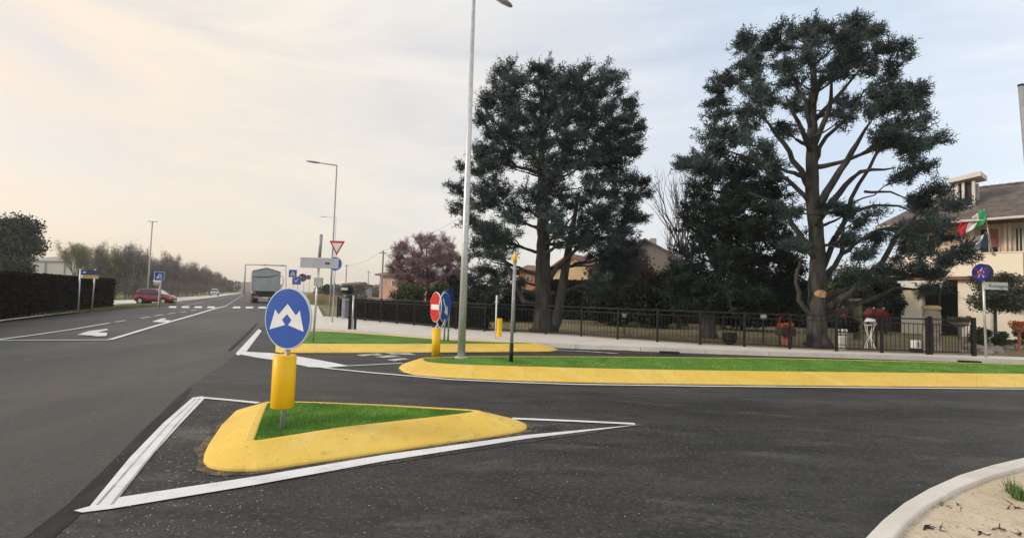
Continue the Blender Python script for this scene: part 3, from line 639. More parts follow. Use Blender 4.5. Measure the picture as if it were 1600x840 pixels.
d2 = MB().plate(circ(R0,40), c2, n2, .02).build('disc', m_black, r); MB().plate([(x*.9,y*.9) for x,y in circ(R0,40)], c2, n2, .004, .013).build('face', mat('rear_brown', (.05,.03,.03), None, 6, .6), d2)
pl, pr = AT(1538,445.5,b.y-.05), AT(1574.5,447.5,b.y-.05)
pn = MB().plate(rect((pr-pl).length, 11.5*k), (pl+pr)/2, (0,-1,0), .02).build('street_name_plate', mat('plate_grey', (.60,.60,.57), (.54,.54,.52), 6, .4), r)
mb = MB(); text_mesh(mb, 'Romagna', .155, (pl+pr)/2+Vector((.06,0,-.01)), (0,-1,0), .014); mb.build('lettering', m_dblue, pn)
# --- gantry over the main road
b = G(381,459.5); r = thing('height_gantry', b, 'slender portal frame crossing above the main road beyond the lorry', 'gantry'); k = b.y/F
zt = HZ(b,413); a1 = Vector((b.x,b.y,zt)); a2 = AT(447,415,b.y)
MB().tube([b, b.lerp(a1,.5), a1], [.3,.22,.17], 10).build('post', m_grey, r, smooth=True)
MB().tube([a1, a2], .17, 8).build('beam', m_grey, r, smooth=True)
b3 = AT(447,457,b.y); b3.z = 0; MB().tube([b3, a2], .12, 8).build('post', m_grey, r, smooth=True)
for t_ in (.48,.9): MB().box(a1.lerp(a2,t_),(3.6*k,.3,2.6*k)).build('signal_box', m_sback, r)

# ================================================================ VEHICLES
m_carred = mat('red_car_paint', (.25,.012,.025), (.20,.010,.02), 3, .28, .1, coat=.6, spec=.5)
m_glass = mat('car_glass', (.03,.035,.04), (.02,.025,.03), 3, .08, 0, spec=.8)
m_chrome = mat('wheel_alloy', (.55,.55,.55), (.4,.4,.4), 6, .3, .7)
m_wcar = mat('white_car_paint', (.62,.64,.66), None, 3, .3, coat=.4)
m_lamp_ = mat('lamp_glass', (.6,.6,.58), None, 5, .15, spec=.7)
m_tail = mat('tail_red', (.35,.02,.02), None, 5, .3)
def car(base, yaw, paint, label, sc=(1,1,1), name='parked_car'):
    r = thing(name, base, label, 'car')
    X = Matrix.Translation(base) @ Matrix.Rotation(yaw,4,'Z') @ Matrix.Diagonal((*sc,1))
    def loft(secs, nm, m_, par, smooth=True):
        # secs: (x, half width, z list low->high profile) rings
        vs = []; fs = []; n = len(secs[0])
        for q in secs: vs += q
        for j in range(len(secs)-1):
            for k in range(n): k2 = (k+1)%n; fs.append((j*n+k,j*n+k2,(j+1)*n+k2,(j+1)*n+k))
        fs += [tuple(range(n)), tuple(range((len(secs)-1)*n, len(secs)*n))[::-1]]
        o = MB(X).add(vs,fs).build(nm, m_, par, smooth=smooth); return o
    body = []
    for x,hw,zb,zt in ((-2.03,.62,.42,.80),(-1.98,.78,.34,.98),(-1.75,.86,.28,1.04),(-1.0,.885,.26,1.02),(0,.89,.24,.99),(.9,.88,.24,.96),(1.3,.86,.26,.93),(1.75,.80,.28,.84),(1.98,.68,.32,.72),(2.06,.5,.38,.58)):
        body.append([(x,-hw*.92,zb),(x,-hw,zb+(zt-zb)*.35),(x,-hw*.985,zb+(zt-zb)*.75),(x,-hw*.86,zt),(x,hw*.86,zt),(x,hw*.985,zb+(zt-zb)*.75),(x,hw,zb+(zt-zb)*.35),(x,hw*.92,zb)])
    bd = loft(body, 'body', paint, r)
    cab = []
    for x,zt,hw in ((-1.93,1.05,.72),(-1.72,1.38,.62),(-1.3,1.50,.60),(-.5,1.54,.61),(.15,1.50,.60),(.45,1.38,.62),(1.12,.98,.70)):
        cab.append([(x,-.80,.94),(x,-.80+(.80-hw)*.5,(zt+.94)/2),(x,-hw,zt-.03),(x,-hw*.85,zt),(x,hw*.85,zt),(x,hw,zt-.03),(x,.80-(.80-hw)*.5,(zt+.94)/2),(x,.80,.94)])
    loft(cab, 'cabin', paint, r)
    for sd_ in (-1,1):
        def sidepoly(ps, nm, m_, off):
            mb = MB(X); vs = [(x, sd_*(np.interp(z,[.94,1.22,1.5],[.80,.715,.625])+off), z) for x,z in ps]; mb.add(vs,[tuple(range(len(vs)))])
            mb.add([(x,y-sd_*.03,z) for x,y,z in vs],[tuple(range(len(vs)))]); return mb.build(nm, m_, r)
        sidepoly([(-1.62,1.06),(-1.52,1.34),(-1.2,1.42),(-.62,1.45),(-.62,1.04)],'side_window',m_glass,.008)
        sidepoly([(-.54,1.04),(-.54,1.45),(.12,1.42),(.38,1.30),(.72,1.04)],'side_window',m_glass,.008)
        MB(X).box((.62,sd_*.90,1.06),(.16,.16,.12)).build('wing_mirror', m_black, r, bevel=.02)
        MB(X).box((0,sd_*.892,.36),(2.0,.03,.14)).build('sill_trim', m_dark, r)
        for hx in (-.1,-1.0): MB(X).box((hx,sd_*.895,.86),(.16,.03,.03)).build('door_handle', m_dark, r)
        MB(X).box((1.86,sd_*.60,.66),(.20,.26,.13), -sd_*.5).build('headlight', m_lamp_, r, bevel=.03)
        MB(X).box((-1.96,sd_*.70,.88),(.10,.20,.22)).build('tail_light', m_tail, r, bevel=.02)
        for wx in (-1.25,1.25):
            MB(X).tube([(wx,sd_*.60,.33),(wx,sd_*.885,.33),(wx,sd_*.893,.33)],[.40,.40,.38],28).build('wheel_arch', m_dark, r)
            w = MB(X).tube([(wx,sd_*.66,.32),(wx,sd_*.70,.32),(wx,sd_*.88,.32),(wx,sd_*.905,.32)],[.29,.32,.32,.29],28).build('wheel', m_dark, r, smooth=False)
            mb = MB(X); mb.tube([(wx,sd_*.90,.32),(wx,sd_*.915,.32)],[.21,.20],24)
            mb.build('rim', m_chrome, w)
    def quad(ps, nm, m_): 
        mb = MB(X); mb.add(ps,[tuple(range(len(ps)))]); return mb.build(nm, m_, r)
    quad([(.50,-.56,1.375),(.50,.56,1.375),(1.09,.66,1.015),(1.09,-.66,1.015)],'windscreen',m_lamp_ if paint is m_carred else m_glass)
    quad([(-1.935,-.60,1.08),(-1.935,.60,1.08),(-1.755,.54,1.36),(-1.755,-.54,1.36)],'rear_window',m_glass)
    MB(X).box((2.02,0,.52),(.10,.9,.16)).build('grille', m_dark, r)
    MB(X).box((2.075,0,.42),(.02,.46,.11)).build('number_plate', m_swhite, r)
    return r
cb = G(243,475.2); car(Vector((cb.x,cb.y,0.0)), R(6), m_carred, 'dark red hatchback driving out of the side street on the left', (.72,.70,.86))
cb = G(335,461.3); car(Vector((cb.x,cb.y,-.02)), R(-62), m_wcar, 'small white car far along the road on the left, facing us', (.8,.9,.9))

# --- lorry from behind
cb = G(414,473.5); k = cb.y/F; a = ROADDIR
r = thing('tipper_lorry', cb, 'grey sheeted tipper lorry driving away along the main road', 'lorry')
X = Matrix.Translation(cb) @ Matrix.Rotation(a,4,'Z')      # local +y drives away
m_tarp = mat('grey_tarpaulin', (.36,.40,.40), (.28,.31,.32), .9, .6, bump=.3, bscale=3)
HW = 1.38; zl, ze, zp = 1.42, 3.55, 3.95
mb = MB(X); sec = [(-HW,zl),(-HW,ze),(-HW*.5,(ze+zp)/2+.06),(0,zp),(HW*.5,(ze+zp)/2+.06),(HW,ze),(HW,zl)]
n = len(sec); mb.add([(x,0,z) for x,z in sec]+[(x,9,z) for x,z in sec], [tuple(range(n)),tuple(range(2*n-1,n-1,-1))]+[(i,n+i,n+(i+1)%n,(i+1)%n) for i in range(n)])
bodyo = mb.build('tipper_body', m_tarp, r)
mb = MB(X)
for x in (-HW,HW): mb.box((x,-.02,(zl+ze)/2),(.12,.10,ze-zl))
mb.box((0,-.02,zl),(2*HW+.1,.12,.14))
mb.tube([(-HW,-.03,ze),(0,-.03,zp)],.06,6); mb.tube([(HW,-.03,ze),(0,-.03,zp)],.06,6)
mb.build('tailgate_frame', m_grey, bodyo)
MB(X).tube([(-HW,-.04,2.95),(-.3,-.05,2.9),(.4,-.05,3.0),(1.1,-.05,3.2)],.03,6).build('rope', m_dark, bodyo)
MB(X).box((0,4.2,1.15),(.9,8.4,.35)).build('chassis', m_dark, r)
mb = MB(X); mb.add([(-1.15,.1,zl),(1.15,.1,zl),(.55,.3,.75),(-.55,.3,.75)],[(0,1,2,3)]); mb.box((0,.2,.95),(1.9,.1,.5)); mb.build('undertray', mat('dark_maroon',(.05,.025,.03),None,4,.7), r)
MB(X).box((0,-.02,.62),(2.3,.12,.14)).build('bumper', m_sback, r); MB(X).box((0,-.09,.62),(.55,.02,.13)).build('number_plate', m_swhite, bodyo)
for s_ in (-1,1):
    MB(X).box((s_*.98,-.05,.80),(.5,.08,.16)).build('tail_light', mat('tail_orange',(.42,.12,.06),(.3,.03,.02),8,.5), r)
    for yy in (.9,2.2,7.6):
        w = MB(X).tube([(s_*.70,yy,.5),(s_*.74,yy,.5),(s_*1.22,yy,.5),(s_*1.26,yy,.5)],[.44,.5,.5,.44],20).build('wheel', m_dark, r); MB(X).tube([(s_*1.25,yy,.5),(s_*1.275,yy,.5)],.27,16).build('rim', m_grey, w)
    MB(X).box((s_*.98,.32,.62),(.58,.03,.7)).build('mud_flap', m_dark, r)
MB(X).tube([(HW+.02,1.0,3.2),(HW+.35,1.0,3.1),(HW+.45,1.0,2.5),(HW+.35,1.0,1.9),(HW+.05,1.0,1.8)],.04,8).build('side_hoop', m_sback, r)
MB(X).box((0,10.1,1.9),(2.4,1.7,2.5)).build('cab', m_swhite, r, bevel=.1)
#@@PART2

# ================================================================ FENCE
r = thing('fence', G(853,522,ZP), 'black iron railing fence of thin bars and posts along the pavement', 'fence')
FP = [G(x,y,ZP) for x,y in FB]; FH = 1.10
mbp = MB(); mbr = MB()
def railings(pts, par, mk, step, z0, top):
    mrs = [MB(),MB(),MB()]
    for a, b in zip(pts[:-1], pts[1:]):
        d = (b-a); L_ = d.length; an = math.atan2(d.y,d.x); m = (a+b)/2
        for mr, z, w in zip(mrs,(z0+top-.02,z0+top-.17,z0+.10),(.04,.028,.035)): mr.box((m.x,m.y,z),(L_,.03,w),an)
        n = int(L_/step)
        for k in range(1,n):
            p = a.lerp(b,k/n); mk.box((p.x,p.y,z0+(top-.17+.10)/2),(.013,.013,top-.27),an)
    for mr in mrs: mr.build('rail', m_black, par)
railings(FP[:-1], r, mbp, .125, ZP, FH)
for p in FP[:-1]: MB().box((p.x,p.y,ZP+FH/2+.01),(.065,.065,FH+.04)).build('post', m_black, r)
mbp.build('bars', m_black, r)
g = thing('gate', FP[-2], 'black iron gate with closely set bars at the right end of the fence', 'gate')
mbr = MB(); mbp = MB(); a, b = FP[-2]+Vector((.10,0,0)), FP[-1]
railings([a,b], g, mbp, .085, ZP, FH); mbp.build('bars', m_black, g)
for p in (a,b): MB().box((p.x,p.y,ZP+FH/2+.03),(.09,.09,FH+.08)).build('post', m_black, g)

# ================================================================ TREES
def unit(a): return a/(np.linalg.norm(a,axis=-1,keepdims=True)+1e-9)
def spikes(C, k, L_, w, rs, bias=None, flat=1.0, jit=.05):
    C = np.repeat(C, k, 0); n = len(C)
    d = rs.randn(n,3); d[:,2] *= flat
    if bias is not None: d = unit(d) + (np.repeat(bias,k,0) if len(bias) != 3 or bias.ndim > 1 else bias)
    d = unit(d); b = C + rs.randn(n,3)*jit; ln = L_*(.6+.8*rs.rand(n,1))
    s = unit(np.cross(d, rs.randn(n,3)))*w/2
    return np.stack([b-s, b+s, b+d*ln],1).reshape(-1,3)
def leaves(C, size, rs, flat=1.0):
    n = len(C); a = unit(rs.randn(n,3)); t = unit(np.cross(a, rs.randn(n,3))); u = np.cross(a,t); s = size*(.6+.8*rs.rand(n,1))
    return np.stack([C-t*s*.5-u*s*.3, C+t*s*.5-u*s*.3, C+u*s*.6],1).reshape(-1,3)
def bez(p0, p1, p2, n): return [p0*(1-t)**2+p1*2*t*(1-t)+p2*t*t for t in [i/(n-1) for i in range(n)]]
def grow_tree(name, label, cat, trunk_pts, trunk_r, clumps, needle, bark, seed, lo_attach=0.15, twn=13, tpt=7, k=8, sl=.17, sw=.035, group=None, flat=.42, limb_r=.13, twig_vis=True, kind_leaf=None):
    """trunk_pts: 3D path; clumps: list of (centre, radius)"""
    rs = np.random.RandomState(seed); base = trunk_pts[0]; r = thing(name, base, label, cat, group)
    mb = MB(); tp = []
    for i in range(len(trunk_pts)-1):
        for t in np.linspace(0,1,6,endpoint=False): tp.append((trunk_pts[i].lerp(trunk_pts[i+1],t), trunk_r[i]*(1-t)+trunk_r[i+1]*t))
    tp.append((trunk_pts[-1], trunk_r[-1]))
    pts = [p+Vector((rs.randn()*.02,rs.randn()*.02,0)) for p,_ in tp]; rad = [q for _,q in tp]; rad[0] *= 1.45; rad[1] *= 1.15
    mb.tube(pts, rad, 12)
    z0 = base.z + (trunk_pts[-1].z-base.z)*lo_attach
    sk = [(p, q) for p,q in tp if p.z > z0]
    C = sorted(clumps, key=lambda c: (Vector(c[0])-trunk_pts[len(trunk_pts)//2]).length)
    allC = []; bias = []
    for c, cr in C:
        c = Vector(c); best = None
        for p, q in sk:
            d = (c-p); ln = d.length
            if ln < .05: continue
            cost = ln + max(0, p.z-(c.z-.25*ln))*2.0 + (0 if q > .05 else .8)
            if best is None or cost < best[0]: best = (cost, p, q)
        _, p, q = best; ln = (c-p).length
        r0 = min(q*.72, limb_r*.25+.018*ln+.01); hz = Vector((c.x-p.x,c.y-p.y,0))
        mid = p + hz*.55 + Vector((0,0,(c.z-p.z)*.32)) + Vector((rs.randn(),rs.randn(),rs.randn()*.6))*.09*ln
        br = bez(p, mid, c, 9); br = [v+Vector((rs.randn(),rs.randn(),rs.randn()))*.012*ln for v in br]; br[0] = p
        rr = [r0*(1-.72*i/8) for i in range(9)]; mb.tube(br, rr, 6, cap=False)
        sk += list(zip(br[3:], rr[3:]))
        out = Vector((c.x-base.x,c.y-base.y,0)); out = out.normalized() if out.length > .1 else Vector((0,0,0))
        for _t in range(twn):
            d = Vector((rs.randn(),rs.randn(),rs.randn()*flat+.12)).normalized() + out*.35; d.normalize()
            ln2 = cr*(.55+.6*rs.rand()); st = br[-1-int(rs.rand()*3)]; en = c + d*ln2 + Vector((0,0,.08*cr))
            tw = [st, st.lerp(en,.5)+Vector((0,0,-.05*cr)), en]
            if twig_vis: mb.tube(tw, [.016,.010,.005], 3, cap=False)
            for s_ in range(tpt):
                t = .28+.72*(s_+rs.rand()*.6)/tpt; p3 = tw[0].lerp(tw[1],t*2) if t < .5 else tw[1].lerp(tw[2],t*2-1); allC.append(tuple(p3)); bias.append(tuple(d*.55+Vector((0,0,.15))))
    mb.build('trunk', bark, r, smooth=True)
    V = spikes(np.array(allC), k, sl, sw, rs, np.array(bias), jit=.06)
    raw_tris('crown', V, needle, r)
    return r
def envelope(env, Y, n, seed, rmin, rmax, hollow=.35, depthf=.85, mind=.55, skip=None):
    """env rows: (py, px_left, px_right)"""
    rs = random.Random(seed); out = []; tries = 0; ys = [e[0] for e in env]
    while len(out) < n and tries < n*60:
        tries += 1; y = rs.uniform(ys[0], ys[-1]); xl = float(np.interp(y, ys, [e[1] for e in env])); xr = float(np.interp(y, ys, [e[2] for e in env]))
        if rs.random() > (xr-xl)/max(e[2]-e[1] for e in env): continue
        u = rs.uniform(-1,1); x = (xl+xr)/2+u*(xr-xl)/2
        half = (xr-xl)/2*Y/F*depthf*math.sqrt(max(0,1-u*u)); v = rs.choice((-1,1))*rs.uniform(0,1)**.6
        if math.hypot(u, v*math.sqrt(max(0,1-u*u))) < hollow: continue
        if skip and skip(x,y): continue
        c = AT(x,y,Y+v*half); rad = rs.uniform(rmin,rmax)
        if any((c-o[0]).length < mind*(rad+o[1]) for o in out): continue
        out.append((c, rad))
    return out
# cedar 1
Y1 = G(848,519,ZP).y + .6; b = G(848,519,ZP); b = Vector((AT(848,519,Y1).x, Y1, .11))
tr1 = [b, AT(848,470,Y1), AT(849,410,Y1), AT(848,330,Y1), AT(846,240,Y1), AT(850,150,Y1)]
env1 = [(108,775,958),(150,762,985),(200,752,992),(250,745,992),(300,738,1000),(350,738,990),(400,745,985),(445,760,975)]
def skip1(x,y):
    if y > 385 and 862 < x < 928: return True
    if y > 330 and abs(x-835) < (y-300)*.42 and abs(x-835) < 45: return True
    return (x-810)**2/22**2+(y-265)**2/30**2 < 1 or (x-905)**2/20**2+(y-285)**2/18**2 < 1
cl1 = envelope(env1, Y1, 300, 3, .40, .74, hollow=.25, depthf=.8, mind=.44, skip=skip1)
cl1 += [(AT(x,y,Y1+dz),.55) for x,y,dz in ((728,405,.3),(742,440,-.4),(760,452,.5),(782,440,-.6),(800,425,.2),(815,440,.8),(735,455,.6),(772,462,-.2),(940,425,.6),(965,440,-.3),(985,420,.2),(930,460,-.5),(955,465,.3),(985,395,.4),(712,290,0),(716,330,.3),(1008,300,.0),(1000,340,.4),(985,240,.3),(990,200,-.4))]
cl1 += [(AT(x,y,Y1+dz),rr) for x,y,dz,rr in ((722,300,.3,.5),(727,262,-.4,.45),(735,350,.2,.6),(724,320,-.8,.4),(1000,285,.0,.5),(985,160,.5,.5),(800,108,0,.7),(850,106,.6,.7),(905,108,-.4,.75),(945,118,.3,.6),(770,128,.3,.6),(760,425,.4,.8),(735,430,-.3,.6),(960,430,.4,.9),(930,445,-.6,.8),(900,385,-.8,.8),(780,400,-.5,.8))]
T1 = grow_tree('cedar_tree', 'dense rounded blue green cedar with forked trunk right of the tall street lamp', 'tree', tr1, [.42,.34,.30,.22,.14,.06], cl1, m_needle, m_bark, 21, twn=12, tpt=6, k=8, limb_r=.20, sl=.14, sw=.034)
# a second stem of the same cedar
mb = MB(); p0 = Vector((AT(866,500,Y1-.2).x, Y1-.2, .3)); mb.tube([tr1[0]+Vector((.35,0,0)), p0+Vector((.1,0,.3)), AT(880,440,Y1-.2), AT(890,380,Y1-.1), AT(905,300,Y1)], [.26,.22,.18,.14,.05], 10); mb.tube([AT(866,480,Y1-.1), AT(818,470,Y1-.5), AT(795,420,Y1-.8), AT(775,380,Y1-.9)],[.14,.11,.08,.03],8); mb.tube([AT(850,450,Y1), AT(868,420,Y1-.3), AT(905,385,Y1-.6), AT(940,350,Y1-.7)],[.13,.10,.07,.03],8)
mb.build('limb', m_bark, T1, smooth=True)
# cedar 2
Y2 = G(1277,543,ZP).y + .45; b = Vector((AT(1277,543,Y2).x, Y2, .10))
tr2 = [b, AT(1276,490,Y2), AT(1278,400,Y2), AT(1270,310,Y2), AT(1268,215,Y2), AT(1272,120,Y2), AT(1268,62,Y2)]
c2 = [(1185,72,36),(1215,55,32),(1250,48,30),(1280,40,34),(1320,42,34),(1350,28,26),(1375,55,34),(1400,88,34),(1345,75,34),(1300,72,32),(1255,80,30),(1210,95,36),(1165,100,34),(1150,128,30),(1130,160,28),(1118,130,20),(1190,130,34),(1235,120,30),(1290,112,28),(1335,112,34),(1380,125,34),(1418,135,28),(1432,165,28),(1405,170,34),(1365,160,32),(1440,205,28),(1410,210,32),(1455,220,20),(1370,205,26),(1330,150,26),(1245,155,24),(1160,175,30),(1200,170,28),(1125,195,30),(1105,225,28),(1150,215,32),(1190,215,30),(1085,250,24),(1120,255,28),(1165,255,30),(1205,250,26),(1425,240,24),(1445,255,14),(1380,235,20),(1225,200,20),(1310,180,18),(1415,270,10),
      (1462,304,20),(1450,318,28),(1415,318,24),(1484,322,8),(1435,350,28),(1470,350,28),(1490,375,24),(1400,345,20),(1385,372,22),(1420,385,26),(1455,392,28),(1482,405,20),(1430,425,26),(1395,415,20),(1460,430,20),(1350,395,14),(1350,345,14),(1325,370,12),(1370,430,18),(1340,440,14),(1320,330,12),(1305,325,14),(1500,395,14),(1445,450,14),(1235,330,20),(1245,380,16)]
rs = random.Random(4); clx = []
for x,y,rp in c2:
    if y < 100: y = y+12-.1*y
    rm = rp*Y2/F; half = 2.9 if y < 260 else 2.0
    for _ in range(max(2,int(rp/(7.8 if y < 285 else 10)))):
        clx.append((AT(x+rs.uniform(-1,1)*rp*.75,y+rs.uniform(-1,1)*rp*.6,Y2+rs.uniform(-half,half)),rs.uniform(.32,.60)))
    continue
    clx.append((AT(x,y,Y2+rs.uniform(-half,half)*.9), rm*.98))
    if rp > 24: clx.append((AT(x+rs.uniform(-14,14),y+rs.uniform(-10,10),Y2+rs.choice((-1,1))*rs.uniform(.8,half)), rm*.88))
T2 = grow_tree('cedar_tree', 'tallest open crowned cedar with thick trunk and bare limbs showing in front of the house', 'tree', tr2, [.36,.28,.24,.22,.17,.10,.05], clx, m_needle, m_bark, 5, lo_attach=.30, twn=12, tpt=6, k=8, limb_r=.20, sl=.14, sw=.034)
mb = MB()
for path, rr in (([(1276,330),(1300,285),(1335,235),(1360,190)],(.15,.12,.09,.03)),([(1278,345),(1310,300),(1345,268),(1400,262)],(.13,.10,.07,.02)),([(1280,480),(1330,460),(1365,425),(1400,370),(1440,325)],(.15,.12,.09,.07,.03)),([(1278,440),(1315,400),(1350,372),(1400,350)],(.10,.08,.06,.02)),([(1276,500),(1250,470),(1245,425),(1255,400)],(.10,.08,.06,.03)),([(1278,470),(1350,440),(1410,432),(1480,430)],(.10,.08,.06,.02)),([(1270,300),(1240,250),(1215,215),(1190,180)],(.12,.09,.07,.03)),([(1270,230),(1295,170),(1300,120)],(.11,.08,.03)),([(1270,240),(1245,190),(1228,150)],(.11,.07,.03)),([(1272,400),(1240,350),(1215,320),(1170,300)],(.12,.09,.06,.03)),([(1284,420),(1312,360),(1332,310),(1368,240),(1390,205)],(.10,.09,.07,.05,.02)),([(1268,260),(1290,215),(1330,180),(1350,140)],(.09,.07,.05,.02)),([(1270,320),(1230,280),(1180,250),(1135,235)],(.09,.07,.05,.02)),([(1280,500),(1340,475),(1400,452),(1445,450)],(.12,.09,.06,.02)),([(1282,460),(1300,420),(1318,385),(1322,330)],(.09,.07,.05,.02)),([(1268,200),(1250,140),(1215,95)],(.09,.06,.02)),([(1270,190),(1310,150),(1355,95)],(.09,.06,.02)),([(1330,330),(1385,318),(1440,330)],(.06,.045,.02)),([(1350,300),(1390,300),(1430,312)],(.05,.035,.015))):
    ds = rs.uniform(-.9,.5); n = len(path); P = [AT(x,y,Y2+ds*i/(n-1)) for i,(x,y) in enumerate(path)]; Q = []; q = []
    for i in range(n-1):
        for t in (0,.33,.66): Q.append(P[i].lerp(P[i+1],t)+Vector((rs.gauss(0,.03),rs.gauss(0,.03),rs.gauss(0,.03)))); q.append(rr[i]*(1-t)+rr[i+1]*t)
    Q.append(P[-1]); q.append(rr[-1]); mb.tube(Q,q,8)
mb.build('limb', m_bark, T2, smooth=True)
p = AT(1284,459,Y2-.34); mb = MB(); mb.tube([p+Vector((0,.2,0)), p+Vector((0,-.05,0))], [.14,.13], 16); mb.build('sawn_limb', mat('cut_wood', (.55,.36,.20), (.32,.18,.09), 14, .8), T2)
# dense dark conifer left of the big cedar
Y3 = Y2+2.2; b = Vector((AT(1108,524,Y3).x, Y3, .1))
env3 = [(262,1120,1185),(290,1092,1215),(330,1080,1232),(370,1070,1240),(410,1062,1244),(450,1068,1246),(478,1080,1250)]
cl3 = envelope(env3, Y3, 85, 8, .6, .95, hollow=.1, depthf=.7, mind=.42)
grow_tree('conifer_tree', 'dense dark conifer standing just left of the tallest cedar', 'tree', [b, AT(1109,470,Y3), AT(1130,400,Y3), AT(1150,300,Y3), AT(1152,262,Y3)], [.26,.22,.18,.10,.04], cl3, mat('mid_needles', (.030,.052,.040), (.010,.018,.014), 1.0, .8, spec=.2), m_bark, 9, lo_attach=.25, twn=12, tpt=6, k=9, twig_vis=False, sl=.2, sw=.05)

def bush(name, label, cat, px, basey, py_top, wpx, Y, m, seed, n=9000, ls=.09, lobes=14, stem=True, group=None, zb=.1, flat=.8, bottom=None, bark=None, trunk_w=.08, ground_z=None):
    rs = np.random.RandomState(seed); c0 = AT(px,basey,Y); base = Vector((c0.x, Y, zb)); top = AT(px,py_top,Y).z; wid = wpx*Y/F/2; bz = AT(px,bottom,Y).z if bottom else zb
    r = thing(name, base, label, cat, group); H = top-bz; C = []
    mb = MB(); 
    hub = base.lerp(Vector((c0.x,Y,bz+.12*H)), 1.0) if bottom else base
    if bottom: mb.tube([base,hub],[trunk_w*1.2,trunk_w],8)
    for i in range(lobes):
        a = rs.rand()*6.283; rr = wid*(.25+.5*rs.rand()); t = rs.rand(); lz = bz+H*(.18+.64*t); sc = 1-.45*max(0,(t-.55)/.45)
        lc = np.array([c0.x+math.cos(a)*rr*sc, Y+math.sin(a)*rr*sc, lz]); lr = min(wid*.42, H*.30)*(.75+.5*rs.rand())
        k_ = n//lobes; d = unit(rs.randn(k_,3)); rad = lr*(rs.rand(k_,1)**.4)*(1+.15*rs.randn(k_,1)); q = lc+d*rad*np.array([1,1,flat]); C.append(q)
        if stem: mb.tube([hub, hub.lerp(Vector(lc),.45)+Vector((0,0,.1*H)), Vector(lc)], [trunk_w*.8,trunk_w*.45,.012], 5, cap=False)
    C = np.concatenate(C); C = C[C[:,2] > max(bz,zb)+.01]
    raw_tris('crown' if stem else 'foliage', leaves(C, ls, rs), m, r)
    if stem: mb.build('trunk' if stem else 'stems', bark or m_bark2, r, smooth=True)
    return r
def bare(name, label, base, H, wid, m, seed, depth=5, r0=.12, cat='tree', group=None, spread=.55, upw=.25, nsp=0, sp_l=.25, sp_w=.02, sp_m=None, n0=5, start=.25):
    rs = random.Random(seed); r = thing(name, base, label, cat, group); mb = MB(); tips = []
    def rec(p, d, ln, rad, lev):
        q = p + d*ln; mid = p.lerp(q,.5)+Vector((rs.gauss(0,1),rs.gauss(0,1),0))*ln*.05
        mb.tube([p,mid,q],[rad,rad*.8,rad*.62], 6 if lev < 2 else (4 if lev < 4 else 3), cap=False); tips.append((q,lev))
        if lev > 2: tips.append((mid,lev))
        if lev >= depth: return
        for i in range(3 if lev < 3 else 3):
            a = rs.uniform(0,6.283); s = rs.uniform(.5,1)*spread; nd = d + Vector((math.cos(a)*s,math.sin(a)*s,upw*rs.uniform(0,1.2))); nd.normalize(); rec(q if i else mid, nd, ln*rs.uniform(.62,.85), rad*.58, lev+1)
    t = base + Vector((0,0,H*start)); mb.tube([base, t],[r0*1.3,r0],8)
    for i in range(n0):
        a = 6.283*i/n0+rs.uniform(-.4,.4); rec(t, Vector((math.cos(a)*spread*wid,math.sin(a)*spread*wid,1)).normalized(), H*.24, r0*.62, 1)
    mb.build('trunk', m, r, smooth=False)
    if nsp:
        rn = np.random.RandomState(seed); T = np.array([tuple(p) for p,l in tips if l >= 2]); T = T[rn.randint(0,len(T),nsp)]
        raw_tris('twigs', spikes(T, 2, sp_l, sp_w, rn, np.array([0,0,.5]), jit=.14), sp_m or m, r)
    return r
# plum tree and bare trees
Yp = 36; c = AT(668,480,Yp)
envp = [(372,640,690),(385,622,708),(400,612,718),(420,610,722),(438,618,720),(452,630,712)]
clp = envelope(envp, Yp, 95, 31, .38, .70, hollow=.1, depthf=.8, mind=.40)
grow_tree('plum_tree', 'bare pinkish brown plum tree spreading above the fence left of the tall lamp', 'tree', [Vector((c.x,Yp,0)), AT(669,455,Yp), AT(668,425,Yp), AT(666,392,Yp)], [.16,.13,.09,.03], clp, m_plum, m_rust, 32, lo_attach=.35, twn=12, tpt=6, k=5, sl=.24, sw=.026, limb_r=.14, flat=.8)
Yp = 30; c = AT(1072,500,Yp); bare('bare_tree', 'pale leafless tree rising behind the left side of the dark conifer', Vector((c.x,Yp,0)), 9.6, .5, m_bark2, 34, depth=5, r0=.13, spread=.42, upw=.3, n0=5, start=.3)
c = AT(1052,500,34); bare('bare_tree', 'slender leafless tree between the rounded cedar and the dark conifer', Vector((c.x,34,0)), 8.2, .4, m_bark2, 35, depth=4, r0=.10, spread=.45, upw=.3, n0=4, start=.3)
# shrubs and evergreens in and behind the garden
bush('russet_shrub', 'russet brown bushy tree below the right side of the rounded cedar', 'shrub', 972, 510, 362, 135, 31, m_rust, 41, 22000, .12, 24)
bush('evergreen_tree', 'low evergreen with yellow green top between the russet tree and the conifer', 'tree', 1036, 512, 398, 75, 30, mat('dull_green', (.05,.075,.025), (.02,.03,.012), 1.5, .85), 42, 10000, .12, 12)
for i,(x,t,w,Y,lb) in enumerate(((1000,430,80,27.5,'dark evergreen mass behind the fence below the russet tree'),(1062,425,80,27,'dark evergreen left of the thin conifer trunk behind the fence'),(1160,430,110,28,'dark evergreen behind the conifer trunk beside the black planter'),(1225,425,90,27,'dark evergreen just left of the big cedar trunk'),(950,445,70,28,'dark bush right of the forked cedar trunk behind the fence'))):
    bush('evergreen_shrub', lb, 'shrub', x, 520, t, w, Y, m_needle2, 50+i, 13000, .14, 14, group='dark evergreens behind the fence')
for i,(x,t,w,Y,lb) in enumerate(((832,452,60,30,'dark bush behind the fence below the small orange house'),(745,438,70,29,'dark bush behind the fence just right of the tall lamp'),(790,448,70,30,'dark bush behind the fence around the yellow topped post'),(712,425,40,33,'dark narrow bush behind the fence left of the tall lamp'))):
    bush('evergreen_shrub', lb, 'shrub', x, 515, t, w, Y, m_needle2, 60+i, 9000, .13, 10, group='dark bushes left of the forked cedar')
